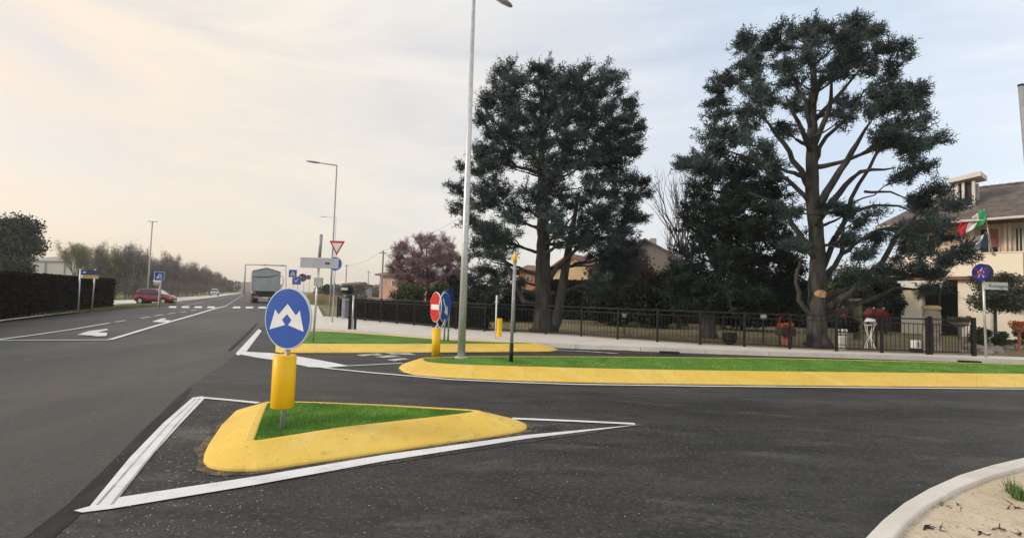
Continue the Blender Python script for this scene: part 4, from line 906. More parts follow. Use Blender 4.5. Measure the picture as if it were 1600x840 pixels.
bush('shrub', 'olive green shrub behind the fence under the plum tree', 'shrub', 640, 490, 437, 70, 33, m_shrub, 66, 8000, .10, 12)
bush('shrub', 'green shrub left of the pink house behind the fence', 'shrub', 690, 490, 440, 50, 34, m_shrub, 67, 6000, .10, 10)
bush('garden_tree', 'dark green tree between the big cedar and the house', 'tree', 1330, 520, 405, 100, 29, m_shrub, 68, 11000, .12, 14)
bush('garden_tree', 'dark green tree behind the right limbs of the big cedar', 'tree', 1385, 520, 425, 60, 28, m_needle2, 69, 8000, .12, 12)
bush('olive_tree', 'rounded olive tree with bare stem right of the street name plate', 'tree', 1556, 540, 424, 100, 20.5, m_olive, 70, 13000, .075, 16, bottom=492, zb=.12, trunk_w=.05, flat=.7)
bush('garden_shrub', 'low green shrub in front of the house corner', 'shrub', 1545, 540, 513, 70, 20, m_shrub, 71, 5000, .06, 10, stem=False)
bush('garden_shrub', 'low brownish shrub at the right edge behind the rocks', 'shrub', 1605, 545, 515, 60, 20.5, m_olive, 72, 4000, .06, 8, stem=False)
bush('garden_shrub', 'dark potted shrub between the white ornaments', 'shrub', 1334, 540, 497, 24, 22, m_needle2, 73, 2500, .06, 6, stem=False)

def hedge(name, label, front, depth, z0, h, m, n, ls, seed, core):
    """front: two or more base points; grows away from the camera side by depth"""
    r = thing(name, front[0], label, 'hedge'); mb = MB(); rs = np.random.RandomState(seed); C = []
    tot = sum((b-a).length for a,b in zip(front[:-1],front[1:]))
    for a, b in zip(front[:-1],front[1:]):
        d = b-a; L_ = d.length; u = d.normalized(); nn = Vector((-u.y,u.x,0)); an = math.atan2(d.y,d.x)
        if nn.dot((a+b)/2) < 0: nn = -nn
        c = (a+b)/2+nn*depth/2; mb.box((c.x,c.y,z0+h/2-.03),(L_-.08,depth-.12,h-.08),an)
        k = int(n*L_/tot); t = rs.rand(k); s = rs.rand(k); w = rs.rand(k); f = rs.rand(k)
        A = np.array(a); U = np.array(u); NN = np.array(nn)
        P = A + np.outer(t*L_,U); side = f < .55; top = (f >= .55)&(f < .85); back = f >= .85
        dd = np.where(side, rs.rand(k)*.10, np.where(top, s*depth, depth-rs.rand(k)*.1)); zz = np.where(top, h-rs.rand(k)**2*.1+rs.randn(k)*.015, w*h)
        P = P + np.outer(dd,NN); P[:,2] = z0+zz; C.append(P)
        for e in (A, np.array(b)):
            q = e + np.outer(rs.rand(k//12)*depth, NN) + rs.randn(k//12,3)*.03; q[:,2] = z0+rs.rand(k//12)*h; C.append(q)
    mb.build('core', core, r); raw_tris('foliage', leaves(np.concatenate(C), ls, rs), m, r); return r
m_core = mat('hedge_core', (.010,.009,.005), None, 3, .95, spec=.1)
hf = [G(-560,590), G(-10,502.5), G(177,481.5)]; 
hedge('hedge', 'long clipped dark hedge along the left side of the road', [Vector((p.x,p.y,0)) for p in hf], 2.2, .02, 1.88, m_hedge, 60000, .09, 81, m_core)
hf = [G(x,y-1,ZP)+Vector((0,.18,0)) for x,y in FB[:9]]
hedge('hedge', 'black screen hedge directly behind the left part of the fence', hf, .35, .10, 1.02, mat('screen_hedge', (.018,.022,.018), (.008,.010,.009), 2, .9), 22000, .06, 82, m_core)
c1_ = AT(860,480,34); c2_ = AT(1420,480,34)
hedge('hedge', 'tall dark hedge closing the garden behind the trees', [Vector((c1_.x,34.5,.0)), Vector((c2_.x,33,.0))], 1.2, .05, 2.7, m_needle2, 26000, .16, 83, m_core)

# left side: tree behind the hedge, budding tree, copse
bush('broadleaf_tree', 'grey green rounded tree behind the hedge at the left edge', 'tree', 12, 470, 332, 105, 42, mat('grey_green', (.085,.10,.075), (.035,.042,.035), 1.0, .85), 90, 20000, .17, 22, zb=0, bottom=440, trunk_w=.2)
c = AT(116,460,58); bare('budding_tree', 'pale budding tree with yellow green twigs above the hedge and warehouse', Vector((c.x,58,0)), 6.6, .6, m_copse2, 91, depth=4, r0=.12, nsp=2500, sp_l=.35, sp_w=.035, sp_m=m_copse2, spread=.5)
def copse_proto(label, seed, m, H=6.0, wd=1.5):
    rs = np.random.RandomState(seed); r = thing('bare_tree', (0,0,0), label, 'tree', 'leafless trees in the roadside row'); mb = MB(); C = []; B = []
    mb.tube([(0,0,0),(0.05,0,H*.5),(0,0,H*.9)],[.11,.07,.02],6)
    for i in range(34):
        a = rs.rand()*6.283; z0 = H*(.02+.62*rs.rand()); ln = H*(.18+.28*rs.rand()); o = wd*(.35+.5*rs.rand())*(1-.35*(z0+ln)/H); p0 = Vector((0,0,z0)); p1 = Vector((math.cos(a)*o,math.sin(a)*o,min(z0+ln,H*.98)))
        mb.tube([p0, p0.lerp(p1,.5)+Vector((math.cos(a)*.1*o,math.sin(a)*.1*o,-.1)), p1],[.04,.025,.008],3,cap=False)
        for s in range(26): C.append(tuple(p0.lerp(p1,rs.rand()**.7)))
    mb.build('trunk', m_copse, r)
    C = np.array(C); raw_tris('twigs', spikes(C, 4, .42, .045, rs, np.array([0,0,.8]), jit=.22), m, r)
    return r
protos = [copse_proto('bare grey brown tree in the long roadside row, upright and dense', 101, m_copse), copse_proto('bare yellowish tree in the long roadside row, beginning to bud', 102, m_copse2, 5.6, 1.8), copse_proto('bare slim tree in the long roadside row, taller than its neighbours', 103, m_copse, 6.6, 1.1)]
used = set(); rs = random.Random(12)
row = [(150,56,6.2),(166,57,6.4),(180,58,6.6),(196,58,5.8),(208,60,6.3),(222,62,5.9),(236,64,5.6),(248,67,5.3),(258,70,5.8),(268,74,5.9),(277,78,5.6),(285,82,5.6),(293,87,5.6),(300,93,5.9),(307,99,5.6),(314,106,5.6),(320,113,5.6),(326,121,5.6),(332,130,5.5),(337,140,5.6),(342,150,6),(347,160,5.8),(351,172,6),
       (158,62,6.2),(202,66,5.8),(230,70,5.8),(254,77,6),(273,85,6),(290,96,6),(304,108,6),(317,122,6),(330,140,6),(340,158,6.2),(140,60,5.4)]
for i,(x,Y,H) in enumerate(row):
    k = rs.choice((0,0,1,2)); p = AT(x,460,Y); sc = H/6.0*rs.uniform(.88,1.06); rz = rs.uniform(0,6.28)
    if k not in used: used.add(k); o = protos[k]; o.location = (p.x,Y,0); o.rotation_euler = (0,0,rz); o.scale = (sc,)*3
    else: dup(protos[k], (p.x,Y,0), rz, sc)
for k in range(3):
    if k not in used: p = AT(240+20*k,460,66); protos[k].location = (p.x,66,0)
# reeds right of the main road, rough edge growth
def strawpatch(name, label, pts, n, h, m, seed, w=.02, zb=0):
    rs = np.random.RandomState(seed); P = np.array([tuple(p) for p in pts]); a = rs.dirichlet(np.ones(len(P))*.6, n) @ P; a[:,2] = zb
    hh = h*(.5+.7*rs.rand(n,1)); an = rs.rand(n)*6.283; dx = np.c_[np.cos(an),np.sin(an),0*an]*w/2; tp = a + np.c_[rs.randn(n)*.12*h, rs.randn(n)*.12*h, hh[:,0]]
    o = raw_tris(name, np.stack([a-dx,a+dx,tp],1).reshape(-1,3), m); return tag(o, label, 'dry grass', kind='stuff')
strawpatch('dry_reeds', 'straw coloured dry reeds right of the main road behind the sign posts', [G(486,473),G(528,479),G(505,466),G(480,463),G(536,470)], 9000, 1.0, m_straw, 110, .05)
strawpatch('verge_grass', 'rough green grass tufts on the verge in front of the red car and hedge', [G(186,481,.05),G(276,475.3,.05),G(276,473.6,.05),G(190,477.5,.05),G(0,499,.05)], 6000, .16, mat('verge_blades', (.13,.17,.05), (.25,.22,.10), 1, .9), 111, .02, .05)
strawpatch('leaf_litter', 'dry grass and leaf litter on the lawn behind the fence', [Vector((p.x,p.y+.5,0)) for p in FP[9:]]+[Vector((p.x,p.y+3.5,0)) for p in FP[9:]], 9000, .07, mat('litter', (.22,.15,.08), (.10,.09,.04), 3, .95), 112, .03, .11)

# far woods closing the horizon
rs = np.random.RandomState(55)
def farband(name, label, x0, x1, Y, H, m, n, seed, cat='woods'):
    rs = np.random.RandomState(seed); a = AT(x0,455,Y); b = AT(x1,455,Y); t = rs.rand(n); hcol = H*(.55+.45*np.sin(t*37+seed)**2*np.sin(t*11)**2+.2*np.sin(t*90)**2)
    C = np.c_[a.x+(b.x-a.x)*t, Y+rs.rand(n)*14, hcol*rs.rand(n)]; return tag(raw_tris(name, leaves(C, 1.3, rs), m), label, cat, kind='stuff')
m_farw = mat('far_woods', (.10,.105,.085), (.06,.065,.055), .05, .95)
farband('far_woods', 'low far off woods along the horizon right of the main road', 488, 2400, 190, 5.5, m_farw, 26000, 2)
farband('far_woods', 'low far off woods along the horizon left of the main road', -900, 352, 230, 5, m_farw, 16000, 3)
for i,(x,t,w,Y,lb) in enumerate(((512,441,22,85,'dark rounded tree beyond the sign posts right of the road'),(562,438,34,75,'greyish tree left of the pink house'),(548,447,20,65,'small dark tree above the left end of the fence'))):
    bush('far_tree', lb, 'tree', x, 462, t, w, Y, m_shrub if i != 1 else m_copse, 120+i, 2500, .3, 8, zb=0)

# ================================================================ BUILDINGS
m_cream = mat('cream_render', (.88,.79,.64), (.84,.74,.58), .8, .9, bump=.15, bscale=30)
m_pinkw = mat('pink_render', (.62,.36,.28), (.54,.30,.23), .8, .9)
m_tan = mat('tan_render', (.62,.46,.27), (.52,.38,.22), .6, .9)
m_roof = mat('brown_roof_tiles', (.15,.12,.105), (.085,.07,.062), 2.5, .9, bump=.8, bscale=9)
m_redroof = mat('terracotta_roof', (.26,.13,.09), (.16,.08,.06), 1.5, .9)
m_pane = mat('window_glass', (.03,.035,.04), (.02,.02,.022), 1, .12, spec=.6)
m_frame = mat('pale_frame', (.66,.62,.54), None, 4, .6)
m_greyw = mat('grey_render', (.34,.32,.30), (.28,.26,.25), .6, .9)
class Wall:
    def __init__(s, A, B):
        s.A = Vector((A.x,A.y,0)); d = Vector((B.x,B.y,0))-s.A; s.u = d.normalized(); s.n = Vector((s.u.y,-s.u.x,0)); s.an = math.atan2(s.u.y,s.u.x)
        if s.n.y > 0: s.n = -s.n
    def uv(s, px, py, d=0):
        dr = ray(px,py); o = Vector((0,0,CH)); P = s.A+s.n*d; t = (P-o).dot(s.n)/dr.dot(s.n); h = o+dr*t; return (h-s.A).dot(s.u), h.z
    def pt(s, u, d, z): p = s.A+s.u*u+s.n*d; return Vector((p.x,p.y,z))
    def bx(s, mb, u0, u1, z0, z1, d0, d1):
        c = s.pt((u0+u1)/2,(d0+d1)/2,(z0+z1)/2); mb.box(c,(abs(u1-u0),abs(d1-d0),abs(z1-z0)),s.an); return mb
    def pb(s, mb, x0, x1, y0, y1, d0, d1):
        """rectangle measured in the photo on plane d1 (front)"""
        ua, z1 = s.uv((x0),(y0),d1); ub, z1b = s.uv(x1,y0,d1); _, z0 = s.uv((x0+x1)/2,y1,d1); return s.bx(mb, ua, ub, z0, (z1+z1b)/2, d0, d1)
    def window(s, par, x0, x1, y0, y1, d, fr=None, pane=None, fw_=.06):
        ua, za = s.uv(x0,y0,d); ub, zb = s.uv(x1,y0,d); zt = (za+zb)/2; _, z0 = s.uv((x0+x1)/2,y1,d)
        mb = MB(); f = fw_
        for q in ((ua,ua+f,z0,zt),(ub-f,ub,z0,zt),((ua+ub)/2-f*.35,(ua+ub)/2+f*.35,z0+f,zt-f)): s.bx(mb,*q,d,d+.05)
        for q in ((ua+f+.001,ub-f-.001,zt-f,zt),(ua+f+.001,ub-f-.001,z0,z0+f)): s.bx(mb,*q,d,d+.048)
        w = mb.build('window', fr or m_frame, par); mb = MB(); s.bx(mb,ua+f*.5,ub-f*.5,z0+f*.5,zt-f*.5,d-.01,d+.02); mb.build('pane', pane or m_pane, w); return w
# --- cream house on the right
H = Wall(AT(1395,480,30), AT(1640,480,25)); uL,_ = H.uv(1388,430,0); uR,_ = H.uv(1780,430,0); uBR,zpt = H.uv(1598,397,0)
_, zpar = H.uv(1512,397,0); _, zsl = H.uv(1540,431,0); _, zsl2 = H.uv(1540,436,0); _, zev = H.uv(1520,338,.5); _, zev2 = H.uv(1520,345,.5)
r = thing('house', H.pt(uL,0,0), 'cream two storey house with long balcony and brown tiled roof at the right', 'house')
mb = MB(); H.bx(mb,uL+.2,uR,zsl,zev+.1,-9,-1.3); mb.build('upper_wall', mat('peach_render',(.84,.62,.46),(.80,.58,.43),.8,.9), r)
mb = MB(); H.bx(mb,uL,uBR,zsl,zpar,-.14,0); H.bx(mb,uBR-.14,uBR,zsl,zpar,-1.3,-.143); H.bx(mb,uL-.06,uBR+.05,zpar,zpar+.06,-.18,.04); mb.build('balcony_parapet', m_cream, r)
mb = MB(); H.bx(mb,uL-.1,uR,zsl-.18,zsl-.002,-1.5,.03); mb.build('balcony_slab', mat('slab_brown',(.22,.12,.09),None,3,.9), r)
mb = MB(); u1,_ = H.uv(1497,480,-.3); H.bx(mb,u1,uR,0,zsl-.182,-9,-.3); ua,_ = H.uv(1408,480,-.3); ub,_ = H.uv(1441,480,-.3); H.bx(mb,ua,ub,0,zsl-.182,-.9,-.3); H.bx(mb,uL,u1-.002,0,zsl-.182,-9,-2.6); mb.build('lower_wall', m_cream, r)
mb = MB(); H.pb(mb,1444,1495,447,520,-2.2,-1.9); d_ = mb.build('entrance_door', mat('dark_door',(.018,.014,.012),None,4,.6), r)
mb = MB(); H.pb(mb,1462,1486,458,505,-1.9,-1.85); mb.build('glazing', m_pane, d_)
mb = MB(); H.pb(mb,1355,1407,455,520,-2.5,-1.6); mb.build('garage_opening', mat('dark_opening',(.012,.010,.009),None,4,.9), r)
mb = MB(); n_ = 10
for i in range(n_):
    a0 = i/n_*math.pi/2; a1 = (i+1)/n_*math.pi/2; ua,_ = H.uv(1404,445,.6); ub,_ = H.uv(1472,445,.6); f = lambda a: (-.3+1.0*math.sin(a), zsl-.20-.55*(1-math.cos(a)))
    p = [H.pt(ua,*f(a0)), H.pt(ub,*f(a0)), H.pt(ub,*f(a1)), H.pt(ua,*f(a1))]; q = [v-Vector((0,0,.04)) for v in p]; mb.add(p+q,[(0,1,2,3),(7,6,5,4),(0,4,5,1),(3,2,6,7),(0,3,7,4),(1,5,6,2)])
mb.build('canopy', mat('canopy_cloth',(.62,.60,.50),(.5,.48,.40),2,.8), r)
mb = MB(); ua,z1 = H.uv(1435,357,-.6); ub,_ = H.uv(1468,357,-.6); _,z0 = H.uv(1450,364,-.6)
p = [H.pt(ua,-1.3,z1+.1),H.pt(ub,-1.3,z1+.1),H.pt(ub,-.5,z0),H.pt(ua,-.5,z0)]; q = [v-Vector((0,0,.05)) for v in p]; mb.add(p+q,[(0,1,2,3),(7,6,5,4),(0,4,5,1),(3,2,6,7),(0,3,7,4),(1,5,6,2)]); mb.build('awning', mat('awning_orange',(.62,.36,.16),None,3,.8), r)
m_panel = mat('salmon_shutter',(.42,.16,.12),(.34,.12,.10),3,.7)
H.window(r,1529,1562,356,399,-1.28,m_frame,m_pane,.08)
mb = MB(); H.pb(mb,1546,1560,358,386,-1.27,-1.215); mb.build('shutter', m_panel, r)
H.window(r,1584,1600,354,396,-1.28,m_frame,m_pane,.08); H.window(r,1437,1464,366,396,-1.28,m_frame,m_pane,.08)
for x0,x1 in ((1515,1522),(1568,1572),(1575,1579)):
    mb = MB(); H.pb(mb,x0,x1,344,397,-1.28,-1.2); mb.build('pilaster', m_cream, r)
mb = MB(); H.pb(mb,1518,1566,342,346,-1.29,-1.18); mb.build('lintel', m_cream, r)
H.window(r,1588,1612,466,486,-.28)
mb = MB(); H.pb(mb,1583,1618,487,489,-.29,-.2); mb.build('sill', m_frame, r)
mb = MB(); H.bx(mb,uL-.5,uR,zev2-.03,zev2+.10,.35,.52); mb.build('gutter', m_frame, r, bevel=.03)
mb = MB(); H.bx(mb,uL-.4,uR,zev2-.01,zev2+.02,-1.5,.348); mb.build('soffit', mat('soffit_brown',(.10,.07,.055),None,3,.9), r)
_, zr = H.uv(1600,286,-4.6); uhl,_ = H.uv(1476,296,-4.6); zb_ = zev2+.10
P = [H.pt(uL-.5,.5,zb_),H.pt(uR,.5,zb_),H.pt(uR,-9.6,zb_),H.pt(uL-.5,-9.6,zb_),H.pt(uhl,-4.6,zr),H.pt(uR,-4.6,zr)]
rf = MB().add(P,[(0,1,5,4),(2,3,4,5),(3,0,4),(1,2,5),(0,3,2,1)]).build('roof', m_roof, r)
mb = MB(); k_ = int((uR-uhl)/.35)
for i in range(k_): 
    u = uhl+.2+i*.35; p = H.pt(u,-4.6,zr+.02); mb.tube([p-H.u*.17,p+H.u*.16],[.10,.075],8)
mb.build('ridge_tiles', m_roof, rf)
# big chimney with slab cap
mb = MB(); d0, d1 = -2.6, -1.5; ua,zt = H.uv(1492,286,d1); ub,_ = H.uv(1523,286,d1); _,z0 = H.uv(1507,326,d1); _,zm = H.uv(1507,289,d1)
H.bx(mb,ua,ub,z0-.3,z0+.18,d0,d1)
for q0,q1 in ((ua,ua+.13),((ua+ub)/2-.14,(ua+ub)/2-.02),(ub-.13,ub)):
    H.bx(mb,q0,q1,z0+.182,zt-.001,d1-.16,d1); H.bx(mb,q0,q1,z0+.182,zt-.001,d0,d0+.16)
ch = mb.build('chimney', m_frame, r)
mb = MB(); H.bx(mb,ua+.15,ub-.15,z0+.18,zt-.05,d0+.2,d1-.2); mb.build('flue', m_black, ch)
p = [H.pt(ua-.25,d1+.3,zt),H.pt(ub+.3,d1+.3,zt+.18),H.pt(ub+.3,d0-.3,zt+.18),H.pt(ua-.25,d0-.3,zt)]; q = [v+Vector((0,0,.22)) for v in p]; q[1].z += .05; q[2].z += .05
MB().add(p+q,[(3,2,1,0),(4,5,6,7),(0,1,5,4),(1,2,6,5),(2,3,7,6),(3,0,4,7)]).build('chimney_cap', m_conc, ch)
mb = MB(); u,z = H.uv(1532,300,-3.0); H.bx(mb,u-.5,u+.5,z-.05,z+.02,-3.3,-2.7)
mb = MB(); u,_ = H.uv(1549,480,-.2); mb.tube([H.pt(u,-.22,0.0),H.pt(u,-.22,zsl-.2)],.05,8); mb.build('downpipe', m_frame, r)
mb = MB(); u,_ = H.uv(1460,480,-.2); mb.tube([H.pt(u+.3,.1,0.0),H.pt(u+.3,.1,zsl-.2)],.045,8); mb.build('canopy_post', m_rust, r)
# --- flags on the balcony
def flag(label, foot, head, bands, droop, seed, w, h, name='flag'):
    r = thing(name, foot, label, 'flag'); MB().tube([foot, head],[.03,.022],8).build('pole', m_frame, r, smooth=True)
    nb = len(bands); rs = random.Random(seed)
    for bi,(m_,nm) in enumerate(bands):
        vs = []; nx, nz = 8, 12
        for i in range(nx+1):
            s = (bi+i/nx)/nb
            for j in range(nz+1):
                t = j/nz; p = head + H.u*(-s*w*.95) + Vector((0,0,-t*h - droop*s**1.2)) + H.n*(.14*math.sin(s*7+t*2.2)+.05*math.sin(s*15-t*5)) + H.u*(.10*math.sin(t*3+s*3)); vs.append(p)
        fs = [(i*(nz+1)+j,(i+1)*(nz+1)+j,(i+1)*(nz+1)+j+1,i*(nz+1)+j+1) for i in range(nx) for j in range(nz)]
        o = MB().add(vs,fs).build(nm, m_, r, smooth=True); sm = o.modifiers.new('thickness','SOLIDIFY'); sm.thickness = .012
    return r
m_fg = mat('flag_green',(.03,.34,.12),(.02,.24,.09),3,.8); m_fw = mat('flag_white',(.70,.70,.68),(.6,.6,.6),3,.8); m_fr = mat('flag_red',(.55,.03,.03),(.4,.02,.02),3,.8); m_ft = mat('flag_teal',(.03,.06,.10),(.02,.03,.04),3,.8)
fy = H.pt(0,.1,0)
u,z = H.uv(1551,398,.1); u2,z2 = H.uv(1537,327,.45)
flag('green white and red tricolour flag hanging from the house balcony', H.pt(u,.08,z), H.pt(u2,.45,z2), [(m_fg,'green_band'),(m_fw,'white_band'),(m_fr,'red_band')], .62, 1, .98, .80)
u,z = H.uv(1553,398,.1); u2,z2 = H.uv(1540,362,.3)
flag('dark blue and white flag hanging below the tricolour on the balcony', H.pt(u,.08,z), H.pt(u2,.3,z2), [(m_ft,'dark_band'),(m_fw,'white_band')], .25, 2, .40, .85)

def simple_house(name, label, x0, x1, Y0, Y1_, ev, rdg, m_w, m_r, wins=(), depth=8, gable=False, over=.4, chim=None):
    Wl = Wall(AT(x0,470,Y0), AT(x1,470,Y1_)); ua,_ = Wl.uv(x0,470); ub,_ = Wl.uv(x1,470); _,ze = Wl.uv((x0+x1)/2,ev); _,zr = Wl.uv((x0+x1)/2,rdg,0 if gable else -depth/2)
    r = thing(name, Wl.pt(ua,0,0), label, 'house'); mb = MB()
    if gable:
        um = (ua+ub)/2; P = [Wl.pt(ua,0,0),Wl.pt(ub,0,0),Wl.pt(ub,0,ze),Wl.pt(um,0,zr),Wl.pt(ua,0,ze)]; Q = [p-Wl.n*depth for p in P]; mb.add(P+Q,[(0,1,2,3,4),(9,8,7,6,5),(0,5,6,1),(1,6,7,2),(4,9,5,0)])
        mb.build('wall', m_w, r); mb = MB()
        for s_, e in ((-1,ua),(1,ub)):
            dz = (zr-ze)*over/abs(um-e); p = [Wl.pt(um,over,zr+.02),Wl.pt(e+s_*over,over,ze-dz+.02),Wl.pt(e+s_*over,-depth-over,ze-dz+.02),Wl.pt(um,-depth-over,zr+.02)]; q = [v+Vector((0,0,.18)) for v in p]
            mb.add(p+q,[(0,1,2,3),(7,6,5,4),(0,4,5,1),(1,5,6,2),(2,6,7,3)])
        mb.build('roof', m_r, r)
    else:
        Wl.bx(mb,ua,ub,0,ze,-depth,0); mb.build('wall', m_w, r); i_ = min((ub-ua)*.35,depth*.45)
        P = [Wl.pt(ua-over,over,ze),Wl.pt(ub+over,over,ze),Wl.pt(ub+over,-depth-over,ze),Wl.pt(ua-over,-depth-over,ze)]; T = [Vector((p.x,p.y,ze+.18)) for p in P]; RR = [Wl.pt(ua+i_,-depth/2,zr),Wl.pt(ub-i_,-depth/2,zr)]
        mb = MB().add(P+T+RR,[(3,2,1,0),(0,1,5,4),(1,2,6,5),(2,3,7,6),(3,0,4,7),(4,5,9,8),(6,7,8,9),(7,4,8),(5,6,9)]); mb.build('roof', m_r, r)
    for w in wins: Wl.window(r,*w,.003,fw_=.10)
    if chim:
        mb = MB(); Wl.pb(mb,*chim,-3,-2.2); mb.build('chimney', m_greyw, r)
    return r, Wl
simple_house('house', 'pink house with grey hipped roof beyond the fence left of the plum tree', 592, 668, 56, 54, 431, 417, m_pinkw, mat('grey_roof',(.22,.20,.18),(.15,.14,.13),1,.9), [(597,602,437,446),(612,620,437,448),(633,641,437,448)], 9)
simple_house('house', 'tan gabled house half hidden behind the forked cedar', 858, 926, 40, 38, 424, 400, m_tan, m_redroof, [(893,903,466,480),(872,880,440,452)], 10, True)
simple_house('house', 'small red roofed orange house seen left of the forked cedar trunk', 812, 846, 47, 47, 425, 414, mat('orange_render',(.55,.26,.16),None,1,.9), m_redroof, [(822,829,430,441)], 7)
simple_house('house', 'grey house with gabled roof rising behind the russet tree', 950, 1066, 44, 42, 408, 376, mat('taupe_render',(.22,.19,.17),(.17,.15,.13),.6,.9), m_roof, [(985,995,415,430)], 9, True, chim=(1015,1025,372,385))
r, Wl = simple_house('warehouse', 'long pale warehouse with low roof behind the hedge on the left', 20, 185, 92, 88, 409, 401, mat('pale_cladding',(.40,.40,.36),(.36,.36,.33),.3,.7,stretch=(1,1,.2)), mat('pale_roof',(.33,.33,.31),None,.5,.8), [], 8, over=.2)
mb = MB()
for x in range(40,180,30):
    mb = MB(); Wl.pb(mb,x,x+1.2,409,455,.003,.12); mb.build('cladding_rib', m_greyw, r)
simple_house('warehouse', 'distant low pale building at the end of the main road', 352, 396, 250, 250, 441.5, 439.5, mat('far_cladding',(.50,.42,.34),None,.1,.8), m_greyw, [], 30, over=.1)
r, Wl = simple_house('house', 'low pale house far behind the give way sign', 536, 562, 95, 95, 445, 440, m_greyw, m_redroof, [(541,545,449,454)], 8)
# --- utility poles and cable
def upole(px, by, ty, label, rad=.11):
    b = G(px,by); r = thing('utility_pole', b, label, 'utility pole', 'utility poles beyond the fence'); h = HZ(b,ty); MB().tube([b,Vector((b.x,b.y,h))],[rad,rad*.7],8).build('pole', m_greyw, r); MB().box((b.x,b.y,h-.25),(.7,.08,.08)).build('cross_arm', m_grey, r); return Vector((b.x,b.y,h))
a = upole(595,483,391,'tall grey utility pole beside the left corner of the pink house'); b_ = upole(539,470,413,'thin utility pole beyond the left end of the fence'); c_ = upole(574,472,423,'short thin utility pole left of the pink house',.08)
mb = MB(); e_ = AT(722,338,a.y-4)
def cable(p, q, sag): return [p.lerp(q,t)-Vector((0,0,sag*4*t*(1-t))) for t in [i/12 for i in range(13)]]
mb.tube(cable(a,e_,.35),.012,4); mb.tube(cable(a,b_,.5),.014,4); mb.tube(cable(b_,c_,.2),.012,4)
tag(mb.build('power_cable', m_grey), 'thin overhead cable strung from the utility poles toward the cedar', 'cable')

# ================================================================ GARDEN ORNAMENTS
def gbase(px, py, dy=0): p = G(px,py,.12); return Vector((p.x,p.y,.11))
m_orange = mat('orange_blooms',(.55,.16,.03),(.35,.06,.02),20,.8); m_terra = mat('terracotta',(.42,.17,.08),None,5,.8); m_redp = mat('red_wood',(.22,.035,.022),(.15,.02,.015),5,.7); m_stone2 = mat('rock',(.36,.31,.26),(.20,.17,.14),3,.95,bump=1,bscale=8)
def balls(par, nm, m_, pts, rad):
    mb = MB()
    for p in pts: mb.tube([p-Vector((0,0,rad)),p-Vector((0,0,rad*.7)),p,p+Vector((0,0,rad*.7)),p+Vector((0,0,rad))],[rad*.1,rad*.72,rad,rad*.72,rad*.1],10)
    return mb.build(nm, m_, par, smooth=True)
# globe garden lamps
for px, ty, by, lb in ((975,492,521,'white globe garden lamp behind the middle of the fence'),(1193,494.5,536,'white globe garden lamp between the conifer trunk and the big cedar')):
    b = gbase(px,by); r = thing('globe_lamp', b, lb, 'garden lamp', 'globe lamps in the garden'); zc = HZ(b,ty); MB().tube([b,Vector((b.x,b.y,zc-.08))],.025,8).build('post', m_black, r); balls(r,'globe',mat('opal_glass',(.50,.49,.46),None,5,.4),[Vector((b.x,b.y,zc))],.12); MB().tube([(b.x,b.y,zc+.10),(b.x,b.y,zc+.16)],[.09,.03],10).build('cap',m_black,r)
# black planter
b = gbase(1140,538.5); r = thing('planter', b, 'round black cauldron planter hanging on thin rods behind the fence', 'planter'); mb = MB(); mb.tube([b+Vector((0,0,z)) for z in (.02,.10,.25,.38,.42)],[.10,.20,.25,.23,.25],18); mb.build('bowl', m_black, r, smooth=True)
mb = MB(); mb.tube([b+Vector((-.22,0,.4)),b+Vector((-.2,0,.95))],.012,6); mb.tube([b+Vector((.22,0,.4)),b+Vector((.2,0,.95))],.012,6); mb.tube([b+Vector((-.2,0,.95)),b+Vector((.2,0,.95))],.012,6); mb.build('hanger', m_black, r)
# flower cart
b = gbase(1247,545); b.y += .8; b.x += .03*.8; r = thing('flower_cart', b, 'dark wooden cart full of orange flowers just left of the big cedar trunk', 'planter'); k = b.y/F
MB().box(b+Vector((0,0,.52)),(23*k,.4,.28)).build('box', mat('dark_wood',(.05,.03,.025),None,5,.9), r, bevel=.02)
for s_ in (-1,1): MB().tube([b+Vector((s_*9*k,0,0)),b+Vector((s_*10*k,0,.45))],.025,8).build('leg', m_black, r)
MB().tube([b+Vector((-12*k,0,.66)),b+Vector((-8*k,0,1.0)),b+Vector((8*k,0,1.0)),b+Vector((12*k,0,.66))],.02,6).build('hoop', m_redp, r)
rs_ = np.random.RandomState(3); raw_tris('flowers', leaves(np.c_[b.x+(rs_.rand(260)-.5)*20*k, b.y+(rs_.rand(260)-.5)*.3, .70+rs_.rand(260)*.18], .09, rs_), m_orange, r)
b = gbase(1228,541); r = thing('clay_jug', b, 'orange clay jug standing left of the flower cart', 'jug'); MB().tube([b+Vector((0,0,z)) for z in (0,.05,.22,.36,.44,.52)],[.07,.10,.12,.08,.055,.09],14).build('body', m_terra, r, smooth=True); MB().tube([b+Vector((.09,0,.3)),b+Vector((.15,0,.38)),b+Vector((.07,0,.47))],.015,6).build('handle', m_terra, r)
